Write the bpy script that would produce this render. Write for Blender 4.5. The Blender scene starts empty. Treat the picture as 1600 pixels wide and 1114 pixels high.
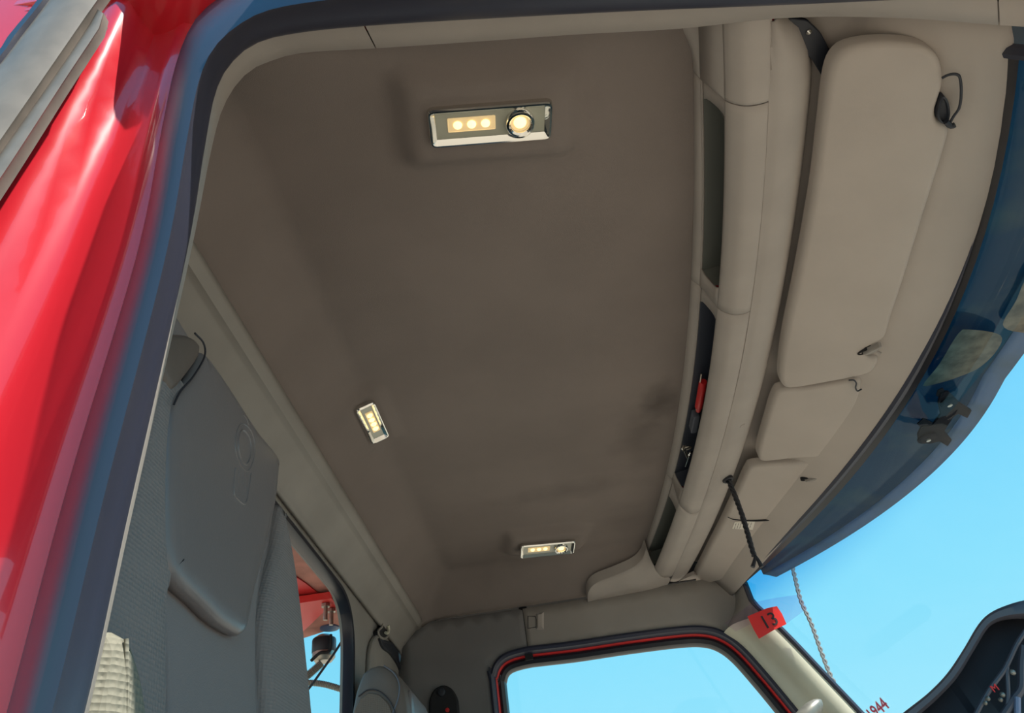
import bpy, bmesh, math, random
import numpy as np
from mathutils import Vector, Matrix
from mathutils.geometry import delaunay_2d_cdt
random.seed(7)
S = bpy.context.scene
COL = S.collection
# ------------------------------------------------------------------ camera
FPX = 1150.0
CX = Vector((.9884, .1517, 0)); CY = Vector((.0915, -.5964, -.7975)); CZ = Vector((-.1210, .7883, -.6034))
cam_d = bpy.data.cameras.new('camera'); cam = bpy.data.objects.new('camera', cam_d); COL.objects.link(cam)
cam_d.sensor_width = 36; cam_d.lens = 36 * FPX / 1600; cam_d.clip_start = .02; cam_d.clip_end = 500
rm = Matrix((CX, CY, CZ)).to_quaternion().to_matrix()      # columns: camera axes in world
cam.matrix_world = rm.to_4x4()
S.camera = cam
# ------------------------------------------------------------------ sky, sun, exposure
S.view_settings.view_transform = 'Standard'; S.view_settings.look = 'None'
S.view_settings.gamma = 1; S.view_settings.exposure = 0.0; S.view_settings.use_curve_mapping = False
W = bpy.data.worlds.new('world'); S.world = W; W.use_nodes = True
nt = W.node_tree; nt.nodes.clear()
tc = nt.nodes.new('ShaderNodeTexCoord'); sp = nt.nodes.new('ShaderNodeSeparateXYZ')
cr = nt.nodes.new('ShaderNodeValToRGB'); bg = nt.nodes.new('ShaderNodeBackground'); ow = nt.nodes.new('ShaderNodeOutputWorld')
nt.links.new(tc.outputs['Generated'], sp.inputs[0]); nt.links.new(sp.outputs['Z'], cr.inputs[0])
nt.links.new(cr.outputs[0], bg.inputs[0]); nt.links.new(bg.outputs[0], ow.inputs[0])
el = cr.color_ramp.elements
el[0].position = 0.0; el[0].color = (.42, .86, 1.0, 1)
el[1].position = 1.0; el[1].color = (.08, .36, .80, 1)
e = el.new(.25); e.color = (.26, .77, 1.0, 1)
e = el.new(.45); e.color = (.17, .66, 1.0, 1)
bg.inputs[1].default_value = 1.0
SUN = Vector((.42, -.28, .86)).normalized()
sd = bpy.data.lights.new('sun', 'SUN'); sd.energy = 9.0; sd.angle = .009; sd.color = (1, .93, .82)
so = bpy.data.objects.new('sun', sd); COL.objects.link(so); so.location = (3, -3, 8)
so.rotation_euler = SUN.to_track_quat('Z', 'Y').to_euler()

# ------------------------------------------------------------------ rays and planes
def ray(u, v):
    d = Vector(((u - 800) / FPX, -(v - 557) / FPX, -1))
    return Vector((CX.dot(d), CY.dot(d), CZ.dot(d)))
def hz(p, z): r = ray(*p); return r * (z / r.z)
def hy(p, y): r = ray(*p); return r * (y / r.y)
def hx(p, x): r = ray(*p); return r * (x / r.x)
def hp(p, o, n): r = ray(*p); return r * (o.dot(n) / r.dot(n))
def hf(p, zf, z0=.75):
    q = hz(p, z0)
    for _ in range(14): q = hz(p, .5 * q.z + .5 * zf(q.x, q.y))
    return q
def lerp(a, b, t): return a + (b - a) * t
def sstep(a, b, x):
    t = min(1, max(0, (x - a) / (b - a))); return t * t * (3 - 2 * t)
def cat(pts, n, closed=False):                 # Catmull-Rom through points, n samples evenly by length
    P = [Vector(p) for p in pts]; m = len(P)
    out = []
    segs = m if closed else m - 1
    for i in range(segs):
        a, b = P[i], P[(i + 1) % m]
        p0 = P[i - 1] if (closed or i > 0) else a * 2 - b
        p3 = P[(i + 2) % m] if (closed or i + 2 < m) else b * 2 - a
        for k in range(16):
            t = k / 16
            out.append(.5 * ((2 * a) + (b - p0) * t + (2 * p0 - 5 * a + 4 * b - p3) * t * t + (3 * a - p0 - 3 * b + p3) * t ** 3))
    if not closed: out.append(P[-1])
    return resamp(out, n, closed)
def resamp(pts, n, closed=False):
    P = [Vector(p) for p in pts]
    if closed: P = P + [P[0]]
    L = [0]
    for a, b in zip(P, P[1:]): L.append(L[-1] + (b - a).length)
    out = []; j = 0
    for i in range(n):
        s = L[-1] * (i / n if closed else i / (n - 1))
        while j < len(L) - 2 and L[j + 1] < s: j += 1
        d = L[j + 1] - L[j]
        out.append(P[j].lerp(P[j + 1], (s - L[j]) / d if d > 0 else 0))
    return out
def rpoly(c, r, n=6):                          # polygon with rounded corners (2D); r one radius or a list
    out = []; m = len(c)
    for i in range(m):
        p = Vector(c[i]); a = Vector(c[i - 1]); b = Vector(c[(i + 1) % m])
        rr = r[i] if isinstance(r, (list, tuple)) else r
        da = (a - p); db = (b - p)
        ra = min(rr, da.length * .49); rb = min(rr, db.length * .49)
        s = p + da.normalized() * ra; e_ = p + db.normalized() * rb
        for k in range(n + 1):
            t = k / n; out.append(s * (1 - t) ** 2 + p * 2 * t * (1 - t) + e_ * t * t)
    return out

# ------------------------------------------------------------------ materials
def mat(name, col, rough=.6, metal=0, spec=.5, bump=0, bscale=400, var=0, vscale=6, emit=None, es=1, coat=0, perf=None, stains=None):
    m = bpy.data.materials.new(name); m.use_nodes = True; t = m.node_tree; n = t.nodes; b = n['Principled BSDF']
    b.inputs['Base Color'].default_value = (*col, 1); b.inputs['Roughness'].default_value = rough
    b.inputs['Metallic'].default_value = metal; b.inputs['Specular IOR Level'].default_value = spec
    if coat: b.inputs['Coat Weight'].default_value = coat; b.inputs['Coat Roughness'].default_value = .04
    if emit: b.inputs['Emission Color'].default_value = (*emit, 1); b.inputs['Emission Strength'].default_value = es
    geo = n.new('ShaderNodeNewGeometry'); pos = geo.outputs['Position']
    last = None
    if var:
        ns = n.new('ShaderNodeTexNoise'); ns.inputs['Scale'].default_value = vscale; ns.inputs['Detail'].default_value = 5
        t.links.new(pos, ns.inputs['Vector'])
        mx = n.new('ShaderNodeMix'); mx.data_type = 'RGBA'
        rp = n.new('ShaderNodeMapRange'); rp.inputs[1].default_value = .35; rp.inputs[2].default_value = .65
        t.links.new(ns.outputs['Fac'], rp.inputs[0]); t.links.new(rp.outputs[0], mx.inputs[0])
        mx.inputs[6].default_value = (*[c * (1 - var) for c in col], 1); mx.inputs[7].default_value = (*[min(1, c * (1 + var)) for c in col], 1)
        last = mx.outputs[2]
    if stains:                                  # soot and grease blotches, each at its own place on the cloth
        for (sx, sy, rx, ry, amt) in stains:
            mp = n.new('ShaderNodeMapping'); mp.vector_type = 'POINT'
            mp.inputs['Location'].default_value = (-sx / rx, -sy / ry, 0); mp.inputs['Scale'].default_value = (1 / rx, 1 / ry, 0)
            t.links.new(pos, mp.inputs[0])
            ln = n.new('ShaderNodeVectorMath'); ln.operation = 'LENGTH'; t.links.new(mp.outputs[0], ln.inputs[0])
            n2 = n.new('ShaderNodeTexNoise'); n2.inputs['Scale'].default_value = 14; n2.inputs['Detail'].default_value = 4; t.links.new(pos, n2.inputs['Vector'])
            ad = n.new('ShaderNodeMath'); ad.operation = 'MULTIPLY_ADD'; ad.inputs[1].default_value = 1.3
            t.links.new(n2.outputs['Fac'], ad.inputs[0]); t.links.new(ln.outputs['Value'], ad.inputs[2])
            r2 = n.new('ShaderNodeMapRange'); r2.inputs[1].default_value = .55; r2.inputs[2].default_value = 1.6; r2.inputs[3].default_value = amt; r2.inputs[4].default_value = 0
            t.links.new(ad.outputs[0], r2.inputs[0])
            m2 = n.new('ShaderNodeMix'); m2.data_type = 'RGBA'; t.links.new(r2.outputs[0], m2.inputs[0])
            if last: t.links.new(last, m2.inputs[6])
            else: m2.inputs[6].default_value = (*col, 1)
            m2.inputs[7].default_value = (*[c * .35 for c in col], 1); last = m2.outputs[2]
    if last: t.links.new(last, b.inputs['Base Color'])
    if bump or perf:
        bp = n.new('ShaderNodeBump'); bp.inputs['Distance'].default_value = .001
        if perf:                                # quilted pin-dot cloth
            vo = n.new('ShaderNodeTexVoronoi'); vo.inputs['Scale'].default_value = perf; vo.inputs['Randomness'].default_value = .12
            t.links.new(pos, vo.inputs['Vector']); t.links.new(vo.outputs['Distance'], bp.inputs['Height'])
            bp.inputs['Strength'].default_value = bump or .6; bp.inputs['Distance'].default_value = .003
        else:
            nb = n.new('ShaderNodeTexNoise'); nb.inputs['Scale'].default_value = bscale; nb.inputs['Detail'].default_value = 3
            t.links.new(pos, nb.inputs['Vector']); t.links.new(nb.outputs['Fac'], bp.inputs['Height']); bp.inputs['Strength'].default_value = bump
        t.links.new(bp.outputs[0], b.inputs['Normal'])
    return m
def glass(name, tint, refl=.06, band=None, dirt=False):
    m = bpy.data.materials.new(name); m.use_nodes = True; t = m.node_tree; n = t.nodes; n.clear()
    o = n.new('ShaderNodeOutputMaterial'); tr = n.new('ShaderNodeBsdfTransparent'); gl = n.new('ShaderNodeBsdfGlossy')
    gl.inputs['Roughness'].default_value = .02; gl.inputs['Color'].default_value = (1, 1, 1, 1)
    tr.inputs[0].default_value = (*tint, 1)
    lw = n.new('ShaderNodeLayerWeight'); lw.inputs[0].default_value = .25
    mr = n.new('ShaderNodeMapRange'); mr.inputs[3].default_value = refl * .4; mr.inputs[4].default_value = refl * 4
    t.links.new(lw.outputs['Fresnel'], mr.inputs[0])
    mx = n.new('ShaderNodeMixShader'); t.links.new(mr.outputs[0], mx.inputs[0]); t.links.new(tr.outputs[0], mx.inputs[1]); t.links.new(gl.outputs[0], mx.inputs[2])
    if band:                                    # factory shade band printed along the top of the screen
        g = n.new('ShaderNodeNewGeometry'); s_ = n.new('ShaderNodeSeparateXYZ'); t.links.new(g.outputs['Position'], s_.inputs[0])
        r = n.new('ShaderNodeMapRange'); r.interpolation_type = 'SMOOTHSTEP'; r.inputs[1].default_value = band[0]; r.inputs[2].default_value = band[1]
        t.links.new(s_.outputs['Z'], r.inputs[0])
        c = n.new('ShaderNodeMix'); c.data_type = 'RGBA'; t.links.new(r.outputs[0], c.inputs[0])
        c.inputs[6].default_value = (*tint, 1); c.inputs[7].default_value = (*band[2], 1); t.links.new(c.outputs[2], tr.inputs[0])
    t.links.new(mx.outputs[0], o.inputs[0])
    return m
def acrylic(name, col, tcol, dens):             # smoked translucent sheet: diffuse + translucent + a little see-through
    m = bpy.data.materials.new(name); m.use_nodes = True; t = m.node_tree; n = t.nodes; n.clear()
    o = n.new('ShaderNodeOutputMaterial'); g = n.new('ShaderNodeNewGeometry')
    tl = n.new('ShaderNodeBsdfTranslucent'); df = n.new('ShaderNodeBsdfDiffuse'); tr = n.new('ShaderNodeBsdfTransparent'); gl = n.new('ShaderNodeBsdfGlossy')
    df.inputs[0].default_value = (*col, 1); tr.inputs[0].default_value = (*tcol, 1); gl.inputs['Roughness'].default_value = .08
    ns = n.new('ShaderNodeTexNoise'); ns.inputs['Scale'].default_value = 9; ns.inputs['Detail'].default_value = 8; t.links.new(g.outputs['Position'], ns.inputs['Vector'])
    rp = n.new('ShaderNodeMapRange'); rp.inputs[1].default_value = .5; rp.inputs[2].default_value = .72; t.links.new(ns.outputs['Fac'], rp.inputs[0])
    cm = n.new('ShaderNodeMix'); cm.data_type = 'RGBA'; t.links.new(rp.outputs[0], cm.inputs[0]); cm.inputs[6].default_value = (*[c * 1.0 for c in col], 1)
    cm.inputs[7].default_value = (.10, .12, .11, 1); t.links.new(cm.outputs[2], tl.inputs[0]); t.links.new(cm.outputs[2], df.inputs[0])
    a = n.new('ShaderNodeMixShader'); a.inputs[0].default_value = .5; t.links.new(tl.outputs[0], a.inputs[1]); t.links.new(df.outputs[0], a.inputs[2])
    b = n.new('ShaderNodeMixShader'); b.inputs[0].default_value = dens; t.links.new(tr.outputs[0], b.inputs[1]); t.links.new(a.outputs[0], b.inputs[2])
    c = n.new('ShaderNodeMixShader'); c.inputs[0].default_value = .04; t.links.new(b.outputs[0], c.inputs[1]); t.links.new(gl.outputs[0], c.inputs[2])
    t.links.new(c.outputs[0], o.inputs[0]); return m

M = {}
M['lining'] = mat('headliner_cloth', (.205, .174, .158), .95, spec=.15, bump=.35, bscale=900, var=.06, vscale=5,
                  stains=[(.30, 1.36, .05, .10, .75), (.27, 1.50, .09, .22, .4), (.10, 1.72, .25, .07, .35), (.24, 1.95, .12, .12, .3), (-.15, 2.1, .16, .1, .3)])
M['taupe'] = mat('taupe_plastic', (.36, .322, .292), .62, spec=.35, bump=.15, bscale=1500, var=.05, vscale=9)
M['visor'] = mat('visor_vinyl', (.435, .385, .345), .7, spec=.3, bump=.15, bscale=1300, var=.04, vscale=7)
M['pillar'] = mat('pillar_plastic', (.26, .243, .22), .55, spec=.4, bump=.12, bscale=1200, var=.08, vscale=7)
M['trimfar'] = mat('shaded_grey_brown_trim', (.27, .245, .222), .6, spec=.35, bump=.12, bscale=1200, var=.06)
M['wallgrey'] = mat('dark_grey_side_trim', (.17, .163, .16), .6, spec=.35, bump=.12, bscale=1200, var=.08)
M['cream'] = mat('cream_plastic', (.50, .48, .38), .5, spec=.4, bump=.12, bscale=1200, var=.05)
M['dark'] = mat('dark_plastic', (.018, .021, .030), .5)
M['gap'] = mat('shadow_gap_black', (.01, .01, .012), .8)
M['frit'] = mat('black_glass_print', (.012, .014, .022), .3)
M['rubber'] = mat('black_rubber', (.022, .026, .05), .42, spec=.6)
M['red'] = mat('red_body_paint', (.62, .02, .035), .25, spec=.5, coat=.9)
M['redsat'] = mat('dusty_red_paint', (.62, .02, .02), .45, var=.12, vscale=14)
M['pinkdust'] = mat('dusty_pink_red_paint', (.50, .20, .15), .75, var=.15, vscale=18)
M['chrome'] = mat('chrome', (.75, .74, .70), .08, metal=1)
M['steel'] = mat('worn_steel', (.45, .40, .34), .35, metal=.9, var=.2, vscale=40)
M['lens'] = mat('lamp_lens', (.42, .42, .34), .15, spec=.6, coat=.4)
M['led'] = mat('lit_led', (1, .9, .6), .3, emit=(1, .84, .42), es=1.25)
M['halo'] = mat('lit_reflector', (.9, .7, .4), .3, emit=(1, .72, .36), es=.28)
M['leather'] = mat('grey_leather', (.17, .155, .158), .32, spec=.5, bump=.15, bscale=500)
M['seatcloth'] = mat('grey_perforated_cloth', (.215, .196, .195), .8, spec=.3, perf=250, bump=.45)
M['seatplain'] = mat('grey_plain_cloth', (.205, .187, .19), .8, spec=.3, bump=.5, bscale=700)
M['seatcream'] = mat('grey_cream_bolster_cloth', (.20, .195, .155), .75, spec=.3, perf=210, bump=.6)
M['brownseat'] = mat('brown_grey_cloth', (.15, .118, .095), .7, perf=260, bump=.6)
M['brownleather'] = mat('brown_leather', (.13, .105, .09), .5, bump=.2, bscale=500)
M['greyrail'] = mat('weathered_grey_rail', (.20, .172, .15), .5, var=.12, vscale=30)
M['ground'] = mat('dry_gravel_ground', (.35, .29, .225), .95, bump=.6, bscale=30, var=.2, vscale=2)
M['floor'] = mat('rubber_mat', (.07, .065, .06), .8, bump=.3, bscale=200)
M['redpl'] = mat('red_tape', (.75, .03, .025), .35)
M['inkblack'] = mat('black_ink', (.02, .015, .015), .5)
M['magenta'] = mat('magenta_vinyl', (.45, .01, .09), .4)
M['white'] = mat('white_outline_vinyl', (.85, .70, .80), .5)
M['paper'] = mat('paper_label', (.72, .68, .60), .6)
M['cordblack'] = mat('black_braided_cord', (.018, .018, .024), .6)
M['rope'] = mat('grey_rope', (.20, .21, .22), .7)
M['bluehole'] = mat('blue_grey_plug', (.08, .11, .20), .4)
M['hose'] = mat('ribbed_grey_hose', (.30, .27, .22), .6)
M['greycan'] = mat('dull_grey_plastic', (.10, .11, .14), .5)
M['silver'] = mat('silver_grip', (.22, .22, .20), .35, metal=.4, var=.15, vscale=60)
M['windscreen'] = glass('windscreen_glass', (.96, .99, 1), .05, band=(.55, .70, (.10, .50, .82)))
M['dashgrey'] = mat('grey_dash_plastic', (.46, .39, .31), .6)  # pale and warm so the unseen dash top bounces sun onto the headliner
M['glass'] = glass('side_glass', (.92, .98, 1), .05)
M['tape'] = glass('clear_tape', (.93, .84, .97), .12)
M['acrylic'] = acrylic('smoked_blue_acrylic', (.025, .075, .11), (.05, .16, .26), .75)
M['acrylic_lip'] = acrylic('pale_blue_acrylic', (.11, .16, .22), (.20, .35, .5), .8)

# ------------------------------------------------------------------ object builders
WL = {}
def wloc(o): return WL[o.name]
def props(o, label=None, cat=None, group=None, kind=None):
    if label: o['label'] = label
    if cat: o['category'] = cat
    if group: o['group'] = group
    if kind: o['kind'] = kind
    return o
def mk(name, verts, faces, m, parent=None, smooth=35, thick=0, mats=None, fm=None, **k):
    V = [Vector(v) for v in verts]
    lo = Vector([min(v[i] for v in V) for i in range(3)]); hi = Vector([max(v[i] for v in V) for i in range(3)])
    c = (lo + hi) / 2
    me = bpy.data.meshes.new(name); me.from_pydata([v - c for v in V], [], faces)
    me.materials.append(m)
    for q in (mats or []): me.materials.append(q)
    if fm:
        for i, f in enumerate(me.polygons): f.material_index = fm[i]
    for f in me.polygons: f.use_smooth = True
    me.set_sharp_from_angle(angle=math.radians(smooth)); me.update()
    o = bpy.data.objects.new(name, me); COL.objects.link(o)
    if thick:
        s = o.modifiers.new('thickness', 'SOLIDIFY'); s.thickness = abs(thick); s.offset = -1 if thick > 0 else 1
    if parent:
        o.parent = parent; o.location = c - wloc(parent)
    else: o.location = c
    WL[o.name] = c
    return props(o, **k)
def thing(name, loc, label=None, cat=None, group=None, kind=None, parent=None):
    o = bpy.data.objects.new(name, None); COL.objects.link(o); o.location = loc
    if parent: o.parent = parent; o.location = Vector(loc) - wloc(parent)
    o.empty_display_size = .05
    WL[o.name] = Vector(loc); return props(o, label, cat, group, kind)
def grid(rows, closed=False):                  # rows of equal-length point lists -> verts, faces
    n = len(rows[0]); V = [p for r in rows for p in r]; Fc = []
    for i in range(len(rows) - 1):
        for j in range(n if closed else n - 1):
            a = i * n + j; b = i * n + (j + 1) % n
            Fc.append((a, b, b + n, a + n))
    return V, Fc
def join(*vf):
    V = []; Fc = []
    for v, f in vf:
        o = len(V); V += list(v); Fc += [tuple(i + o for i in q) for q in f]
    return V, Fc
def loft(curves, n=48, sub=4):                  # curves: polylines; smooth in both directions
    R = [cat(c, n) for c in curves]
    cols = [cat([r[j] for r in R], (len(R) - 1) * sub + 1) for j in range(n)]
    return grid([[c[i] for c in cols] for i in range(len(cols[0]))])
def linloft(curves, n=48): return grid([cat(c, n) for c in curves])
def tube(path, r, seg=8, closed=False, caps=True, n=None, rad=None):
    P = cat(path, n, closed) if n else [Vector(p) for p in path]
    N = len(P); V = []; Fc = []
    up = None
    for i, p in enumerate(P):
        t = (P[(i + 1) % N] - P[i - 1]) if closed else (P[min(i + 1, N - 1)] - P[max(i - 1, 0)])
        t.normalize()
        if up is None:
            up = t.orthogonal().normalized()
        up = (up - t * up.dot(t)).normalized(); s = t.cross(up)
        rr = rad(i / (N - 1)) if rad else r
        for k in range(seg):
            a = 2 * math.pi * k / seg; V.append(p + up * (rr * math.cos(a)) + s * (rr * math.sin(a)))
    for i in range(N if closed else N - 1):
        for k in range(seg):
            a = i * seg + k; b = i * seg + (k + 1) % seg; c = ((i + 1) % N) * seg
            Fc.append((a, b, c + (k + 1) % seg, c + k))
    if caps and not closed:
        Fc.append(tuple(range(seg))[::-1]); Fc.append(tuple((N - 1) * seg + k for k in range(seg)))
    return V, Fc
def inside(p, poly):
    x, y = p; c = False; n = len(poly); j = n - 1
    for i in range(n):
        xi, yi = poly[i]; xj, yj = poly[j]
        if (yi > y) != (yj > y) and x < (xj - xi) * (y - yi) / (yj - yi + 1e-12) + xi: c = not c
        j = i
    return c
def area(P): return .5 * sum(P[i - 1][0] * P[i][1] - P[i][0] * P[i - 1][1] for i in range(len(P)))
def inset(P, d):
    P = [Vector((p[0], p[1])) for p in P]
    sgn = 1 if area(P) > 0 else -1
    out = []; n = len(P)
    for i in range(n):
        a = (P[i] - P[i - 1]); b = (P[(i + 1) % n] - P[i])
        if a.length < 1e-9: a = b
        if b.length < 1e-9: b = a
        na = Vector((-a.y, a.x)).normalized(); nb = Vector((-b.y, b.x)).normalized()
        m = (na + nb)
        m = m.normalized() if m.length > 1e-6 else na
        k = 1 / max(.6, m.dot(na)); out.append(P[i] + m * (d * sgn * k))
    return out
def sheet(outline, step, f, holes=()):          # triangulated sheet over a 2D outline, mapped by f(a,b)
    ol = [Vector((p[0], p[1])) for p in outline]; vs = []; ed = []
    loops = [ol] + [[Vector((p[0], p[1])) for p in h] for h in holes]
    for L in loops:
        o = len(vs); vs += L; ed += [(o + i, o + (i + 1) % len(L)) for i in range(len(L))]
    if step:
        xs = [p.x for p in ol]; ys = [p.y for p in ol]
        segs = [(L[i - 1], L[i]) for L in loops for i in range(len(L))]
        A = np.array([[a.x, a.y] for a, b in segs]); B = np.array([[b.x, b.y] for a, b in segs]); D = B - A; DD = (D ** 2).sum(1) + 1e-15
        x = min(xs) + step * .5; row = 0
        while x < max(xs):
            y = min(ys) + step * (.25 if row % 2 else .6)
            while y < max(ys):
                if inside((x, y), ol) and not any(inside((x, y), h) for h in loops[1:]):
                    q = np.array([x, y]); t = np.clip(((q - A) * D).sum(1) / DD, 0, 1)
                    if (((A + D * t[:, None] - q) ** 2).sum(1)).min() > (step * .45) ** 2: vs.append(Vector((x, y)))
                y += step
            x += step; row += 1
    r = delaunay_2d_cdt(vs, ed, [], 0, 1e-7)
    V2, F2 = r[0], r[2]; Fc = []
    for t in F2:
        c = sum((V2[i] for i in t), Vector((0, 0))) / len(t)
        if inside(c, ol) and not any(inside(c, h) for h in loops[1:]): Fc.append(tuple(t))
    return [Vector(f(p.x, p.y)) for p in V2], Fc
def plate(outline, f, prof, step, back=True, holes=()):   # f(a,b,h); prof [(inset,h)...] from the rear rim to the face
    rings = [[Vector(f(p.x, p.y, h)) for p in inset(outline, d)] for d, h in prof]
    parts = [grid(rings, True)]
    d, h = prof[-1]; parts.append(sheet(inset(outline, d), step, lambda a, b: f(a, b, h)))
    if back: d0, h0 = prof[0]; parts.append(sheet(inset(outline, d0), 0, lambda a, b: f(a, b, h0)))
    V, Fc = join(*parts)
    bm = bmesh.new(); vv = [bm.verts.new(v) for v in V]
    for q in Fc:
        try: bm.faces.new([vv[i] for i in q])
        except ValueError: pass
    bmesh.ops.remove_doubles(bm, verts=bm.verts, dist=1e-5); bmesh.ops.recalc_face_normals(bm, faces=bm.faces)
    bm.verts.index_update(); V = [v.co.copy() for v in bm.verts]; Fc = [tuple(v.index for v in q.verts) for q in bm.faces]; bm.free()
    return V, Fc
def rnd(r, t, n=5):                             # rounded plate profile: thickness t, edge radius r, face at h=0
    P = [(0, -t)]
    for k in range(n + 1):
        a = math.pi / 2 * k / n; P.append((r * (1 - math.cos(a)), -r + r * math.sin(a)))
    return P
def box(lo, hi):
    x0, y0, z0 = lo; x1, y1, z1 = hi
    V = [(x0, y0, z0), (x1, y0, z0), (x1, y1, z0), (x0, y1, z0), (x0, y0, z1), (x1, y0, z1), (x1, y1, z1), (x0, y1, z1)]
    return V, [(3, 2, 1, 0), (4, 5, 6, 7), (0, 1, 5, 4), (1, 2, 6, 5), (2, 3, 7, 6), (3, 0, 4, 7)]
def fbox(o, ex, ey, ez, a, b, c, r=0):          # box in a frame, centred on o, half sizes a,b,c
    V, Fc = box((-a, -b, -c), (a, b, c))
    return [o + ex * v[0] + ey * v[1] + ez * v[2] for v in V], Fc
def cyl(o, ax, r, h, seg=20, r2=None):          # cylinder from o along ax
    ax = ax.normalized(); return tube([o, o + ax * h], r, seg, rad=lambda t: lerp(r, r if r2 is None else r2, t))
def lathe(o, ax, prof, seg=24):                 # prof [(r, h)]
    ax = ax.normalized(); u = ax.orthogonal().normalized(); w = ax.cross(u)
    rows = [[o + ax * h + (u * math.cos(2 * math.pi * k / seg) + w * math.sin(2 * math.pi * k / seg)) * r for k in range(seg)] for r, h in prof]
    return grid(rows, True)

# ------------------------------------------------------------------ roof curves x(y), fitted once from the photo's lines
def fit(px, z, deg=3):
    P = [hz(p, z) for p in px]; c = np.polyfit([p.y - 1.33 for p in P], [p.x for p in P], deg)
    return lambda y: float(np.polyval(c, y - 1.33))
fS0 = fit([(1088, 120), (1092, 250), (1085, 430), (1068, 600), (1045, 740), (1008, 858)], .842)
fOL = fit([(1097, 150), (1090, 425), (1103, 465), (1057, 740), (1040, 770), (1010, 870)], .828, 2)
fOR = fit([(1135, 180), (1125, 450), (1120, 500), (1070, 765), (1057, 800), (1025, 885)], .778)
fS2 = fit([(1207, 45), (1200, 160), (1192, 300), (1170, 490), (1145, 640), (1090, 800), (1048, 905)], .765)
fVL = fit([(1295, 130), (1275, 300), (1225, 560), (1185, 700), (1140, 800), (1085, 910)], .752, 2)
fVR = fit([(1475, 100), (1450, 300), (1395, 500), (1345, 600), (1285, 720), (1232, 806), (1165, 878)], .712, 3)
fWS = fit([(1575, 60), (1555, 280), (1490, 470), (1350, 690), (1250, 820), (1165, 905)], .685, 3)
YN, YF = .445, 2.235
def ys(a, b, n): return [lerp(a, b, i / (n - 1)) for i in range(n)]

# ================================================================== SETTING
# ground, cab floor, roof shell
mk('floor', *box((-30, -30, -1.95), (30, 30, -1.9)), M['ground'], kind='structure')
mk('floor', *box((-.52, .40, -1.06), (.95, 2.34, -1.0)), M['floor'], kind='structure')
# ceiling headliner
def pad(x, y, cx, cy, a, b, yaw, w, amp):
    c, s = math.cos(yaw), math.sin(yaw); dx, dy = x - cx, y - cy
    u = abs(dx * c + dy * s) - a; v = abs(-dx * s + dy * c) - b
    d = math.hypot(max(u, 0), max(v, 0)) + min(0, max(u, v))
    return amp * (1 - sstep(0, w, d))
L1 = (.0185, .582, 5); L2 = (-.300, 1.243, 0); L3 = (.017, 1.992, 9)
def zc(x, y):
    ra, rb = .098 * min(1, (sstep(-.290, -.432, x) * 1.18) ** .95), .102 * (sstep(2.11, 2.262, y))
    z = .848 - (ra ** 4 + rb ** 4) ** .25 - .018 * sstep(.56, .43, y)
    z -= pad(x, y, L1[0], L1[1], .098, .052, math.radians(5), .032, .022)
    z -= pad(x, y, L3[0], L3[1], .098, .052, math.radians(9), .032, .022)
    z -= pad(x, y, L2[0], L2[1], .030, .085, 0, .016, .010)
    return z
near_edge = [hy(p, .45) for p in [(299, 400), (332, 240), (352, 165), (385, 115), (430, 93), (480, 82), (598, 75), (760, 64), (900, 55), (1060, 47)]]
ol = [(-.405, YF), (-.405, .55), (-.385, .50)]
ol = rpoly([(-.402, 2.246), (-.402, .445), (.31, .445)] + [(fS0(y) + .012, y) for y in ys(.50, 2.15, 20)] + [(.30, 2.246)], [.01, .10, .0] + [.0] * 20 + [0], 8)
ol = resamp([Vector(p) for p in ol], 260, True)
V, Fc = sheet(ol, .014, lambda x, y: (x, y, zc(x, y)))
mk('ceiling', V, Fc, M['lining'], smooth=60, thick=-.01, kind='structure')
# outer roof skin
V, Fc = plate(rpoly([(-.56, .375), (.66, .375), (.80, 1.33), (.66, 2.33), (-.56, 2.33)], [.08, .1, .5, .1, .08]), lambda a, b, h: (a, b, .905 + h), rnd(.03, .04), .2)
mk('ceiling', V, Fc, M['red'], kind='structure')
# rear roof trim: slanted band above the rear window
def zr(y): return .752
rear = [[Vector((-.400, y, .752 - .0 * y)) for y in ys(.42, 2.245, 20)],
        [Vector((-.404, y, .741)) for y in ys(.42, 2.25, 20)],
        [Vector((-.418, y, .737)) for y in ys(.42, 2.25, 20)],
        [Vector((-.445, y, .712)) for y in ys(.42, 2.27, 20)],
        [Vector((-.464, y, .694)) for y in ys(.42, 2.28, 20)],
        [Vector((-.474, y, .678)) for y in ys(.42, 2.29, 20)]]
mk('trim_1', *loft(rear, 40, 3), M['pillar'], thick=.012, kind='structure')
# rear wall with window opening
rw = rpoly([(.92, -.05), (1.765, -.05), (1.765, .595), (1.695, .664), (.92, .664)], [.08, .08, .07, .07, .09], 8)
def frear(y, z, h=0): return Vector((-.474 + h, y, z))
wall = plate  # alias
ow_ = [(.42, -.95), (2.29, -.95), (2.29, .680), (.42, .680)]
V, Fc = sheet(resamp([Vector(p) for p in ow_], 120, True), .06, lambda y, z: frear(y, z), holes=[rw])
V2, F2 = grid([[frear(p.x, p.y, h) for p in inset(rw, d)] for d, h in ((0, 0), (.004, -.002), (.006, -.008), (.007, -.03))], True)
mk('wall_back', *join((V, Fc), (V2, F2)), M['pillar'], kind='structure')
w3 = thing('window_3', (-.5, 1.33, .3), kind='structure')
V, Fc = grid([[frear(p.x, p.y, h) for p in inset(rw, d)] for d, h in ((.0, .002), (.004, .004), (.010, .002), (.012, -.006), (.013, -.022))], True)
mk('rubber_seal', V, Fc, M['frit'], w3)
mk('pane', *sheet(inset(rw, .02), 0, lambda y, z: frear(y, z, -.016)), M['glass'], w3)

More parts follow.
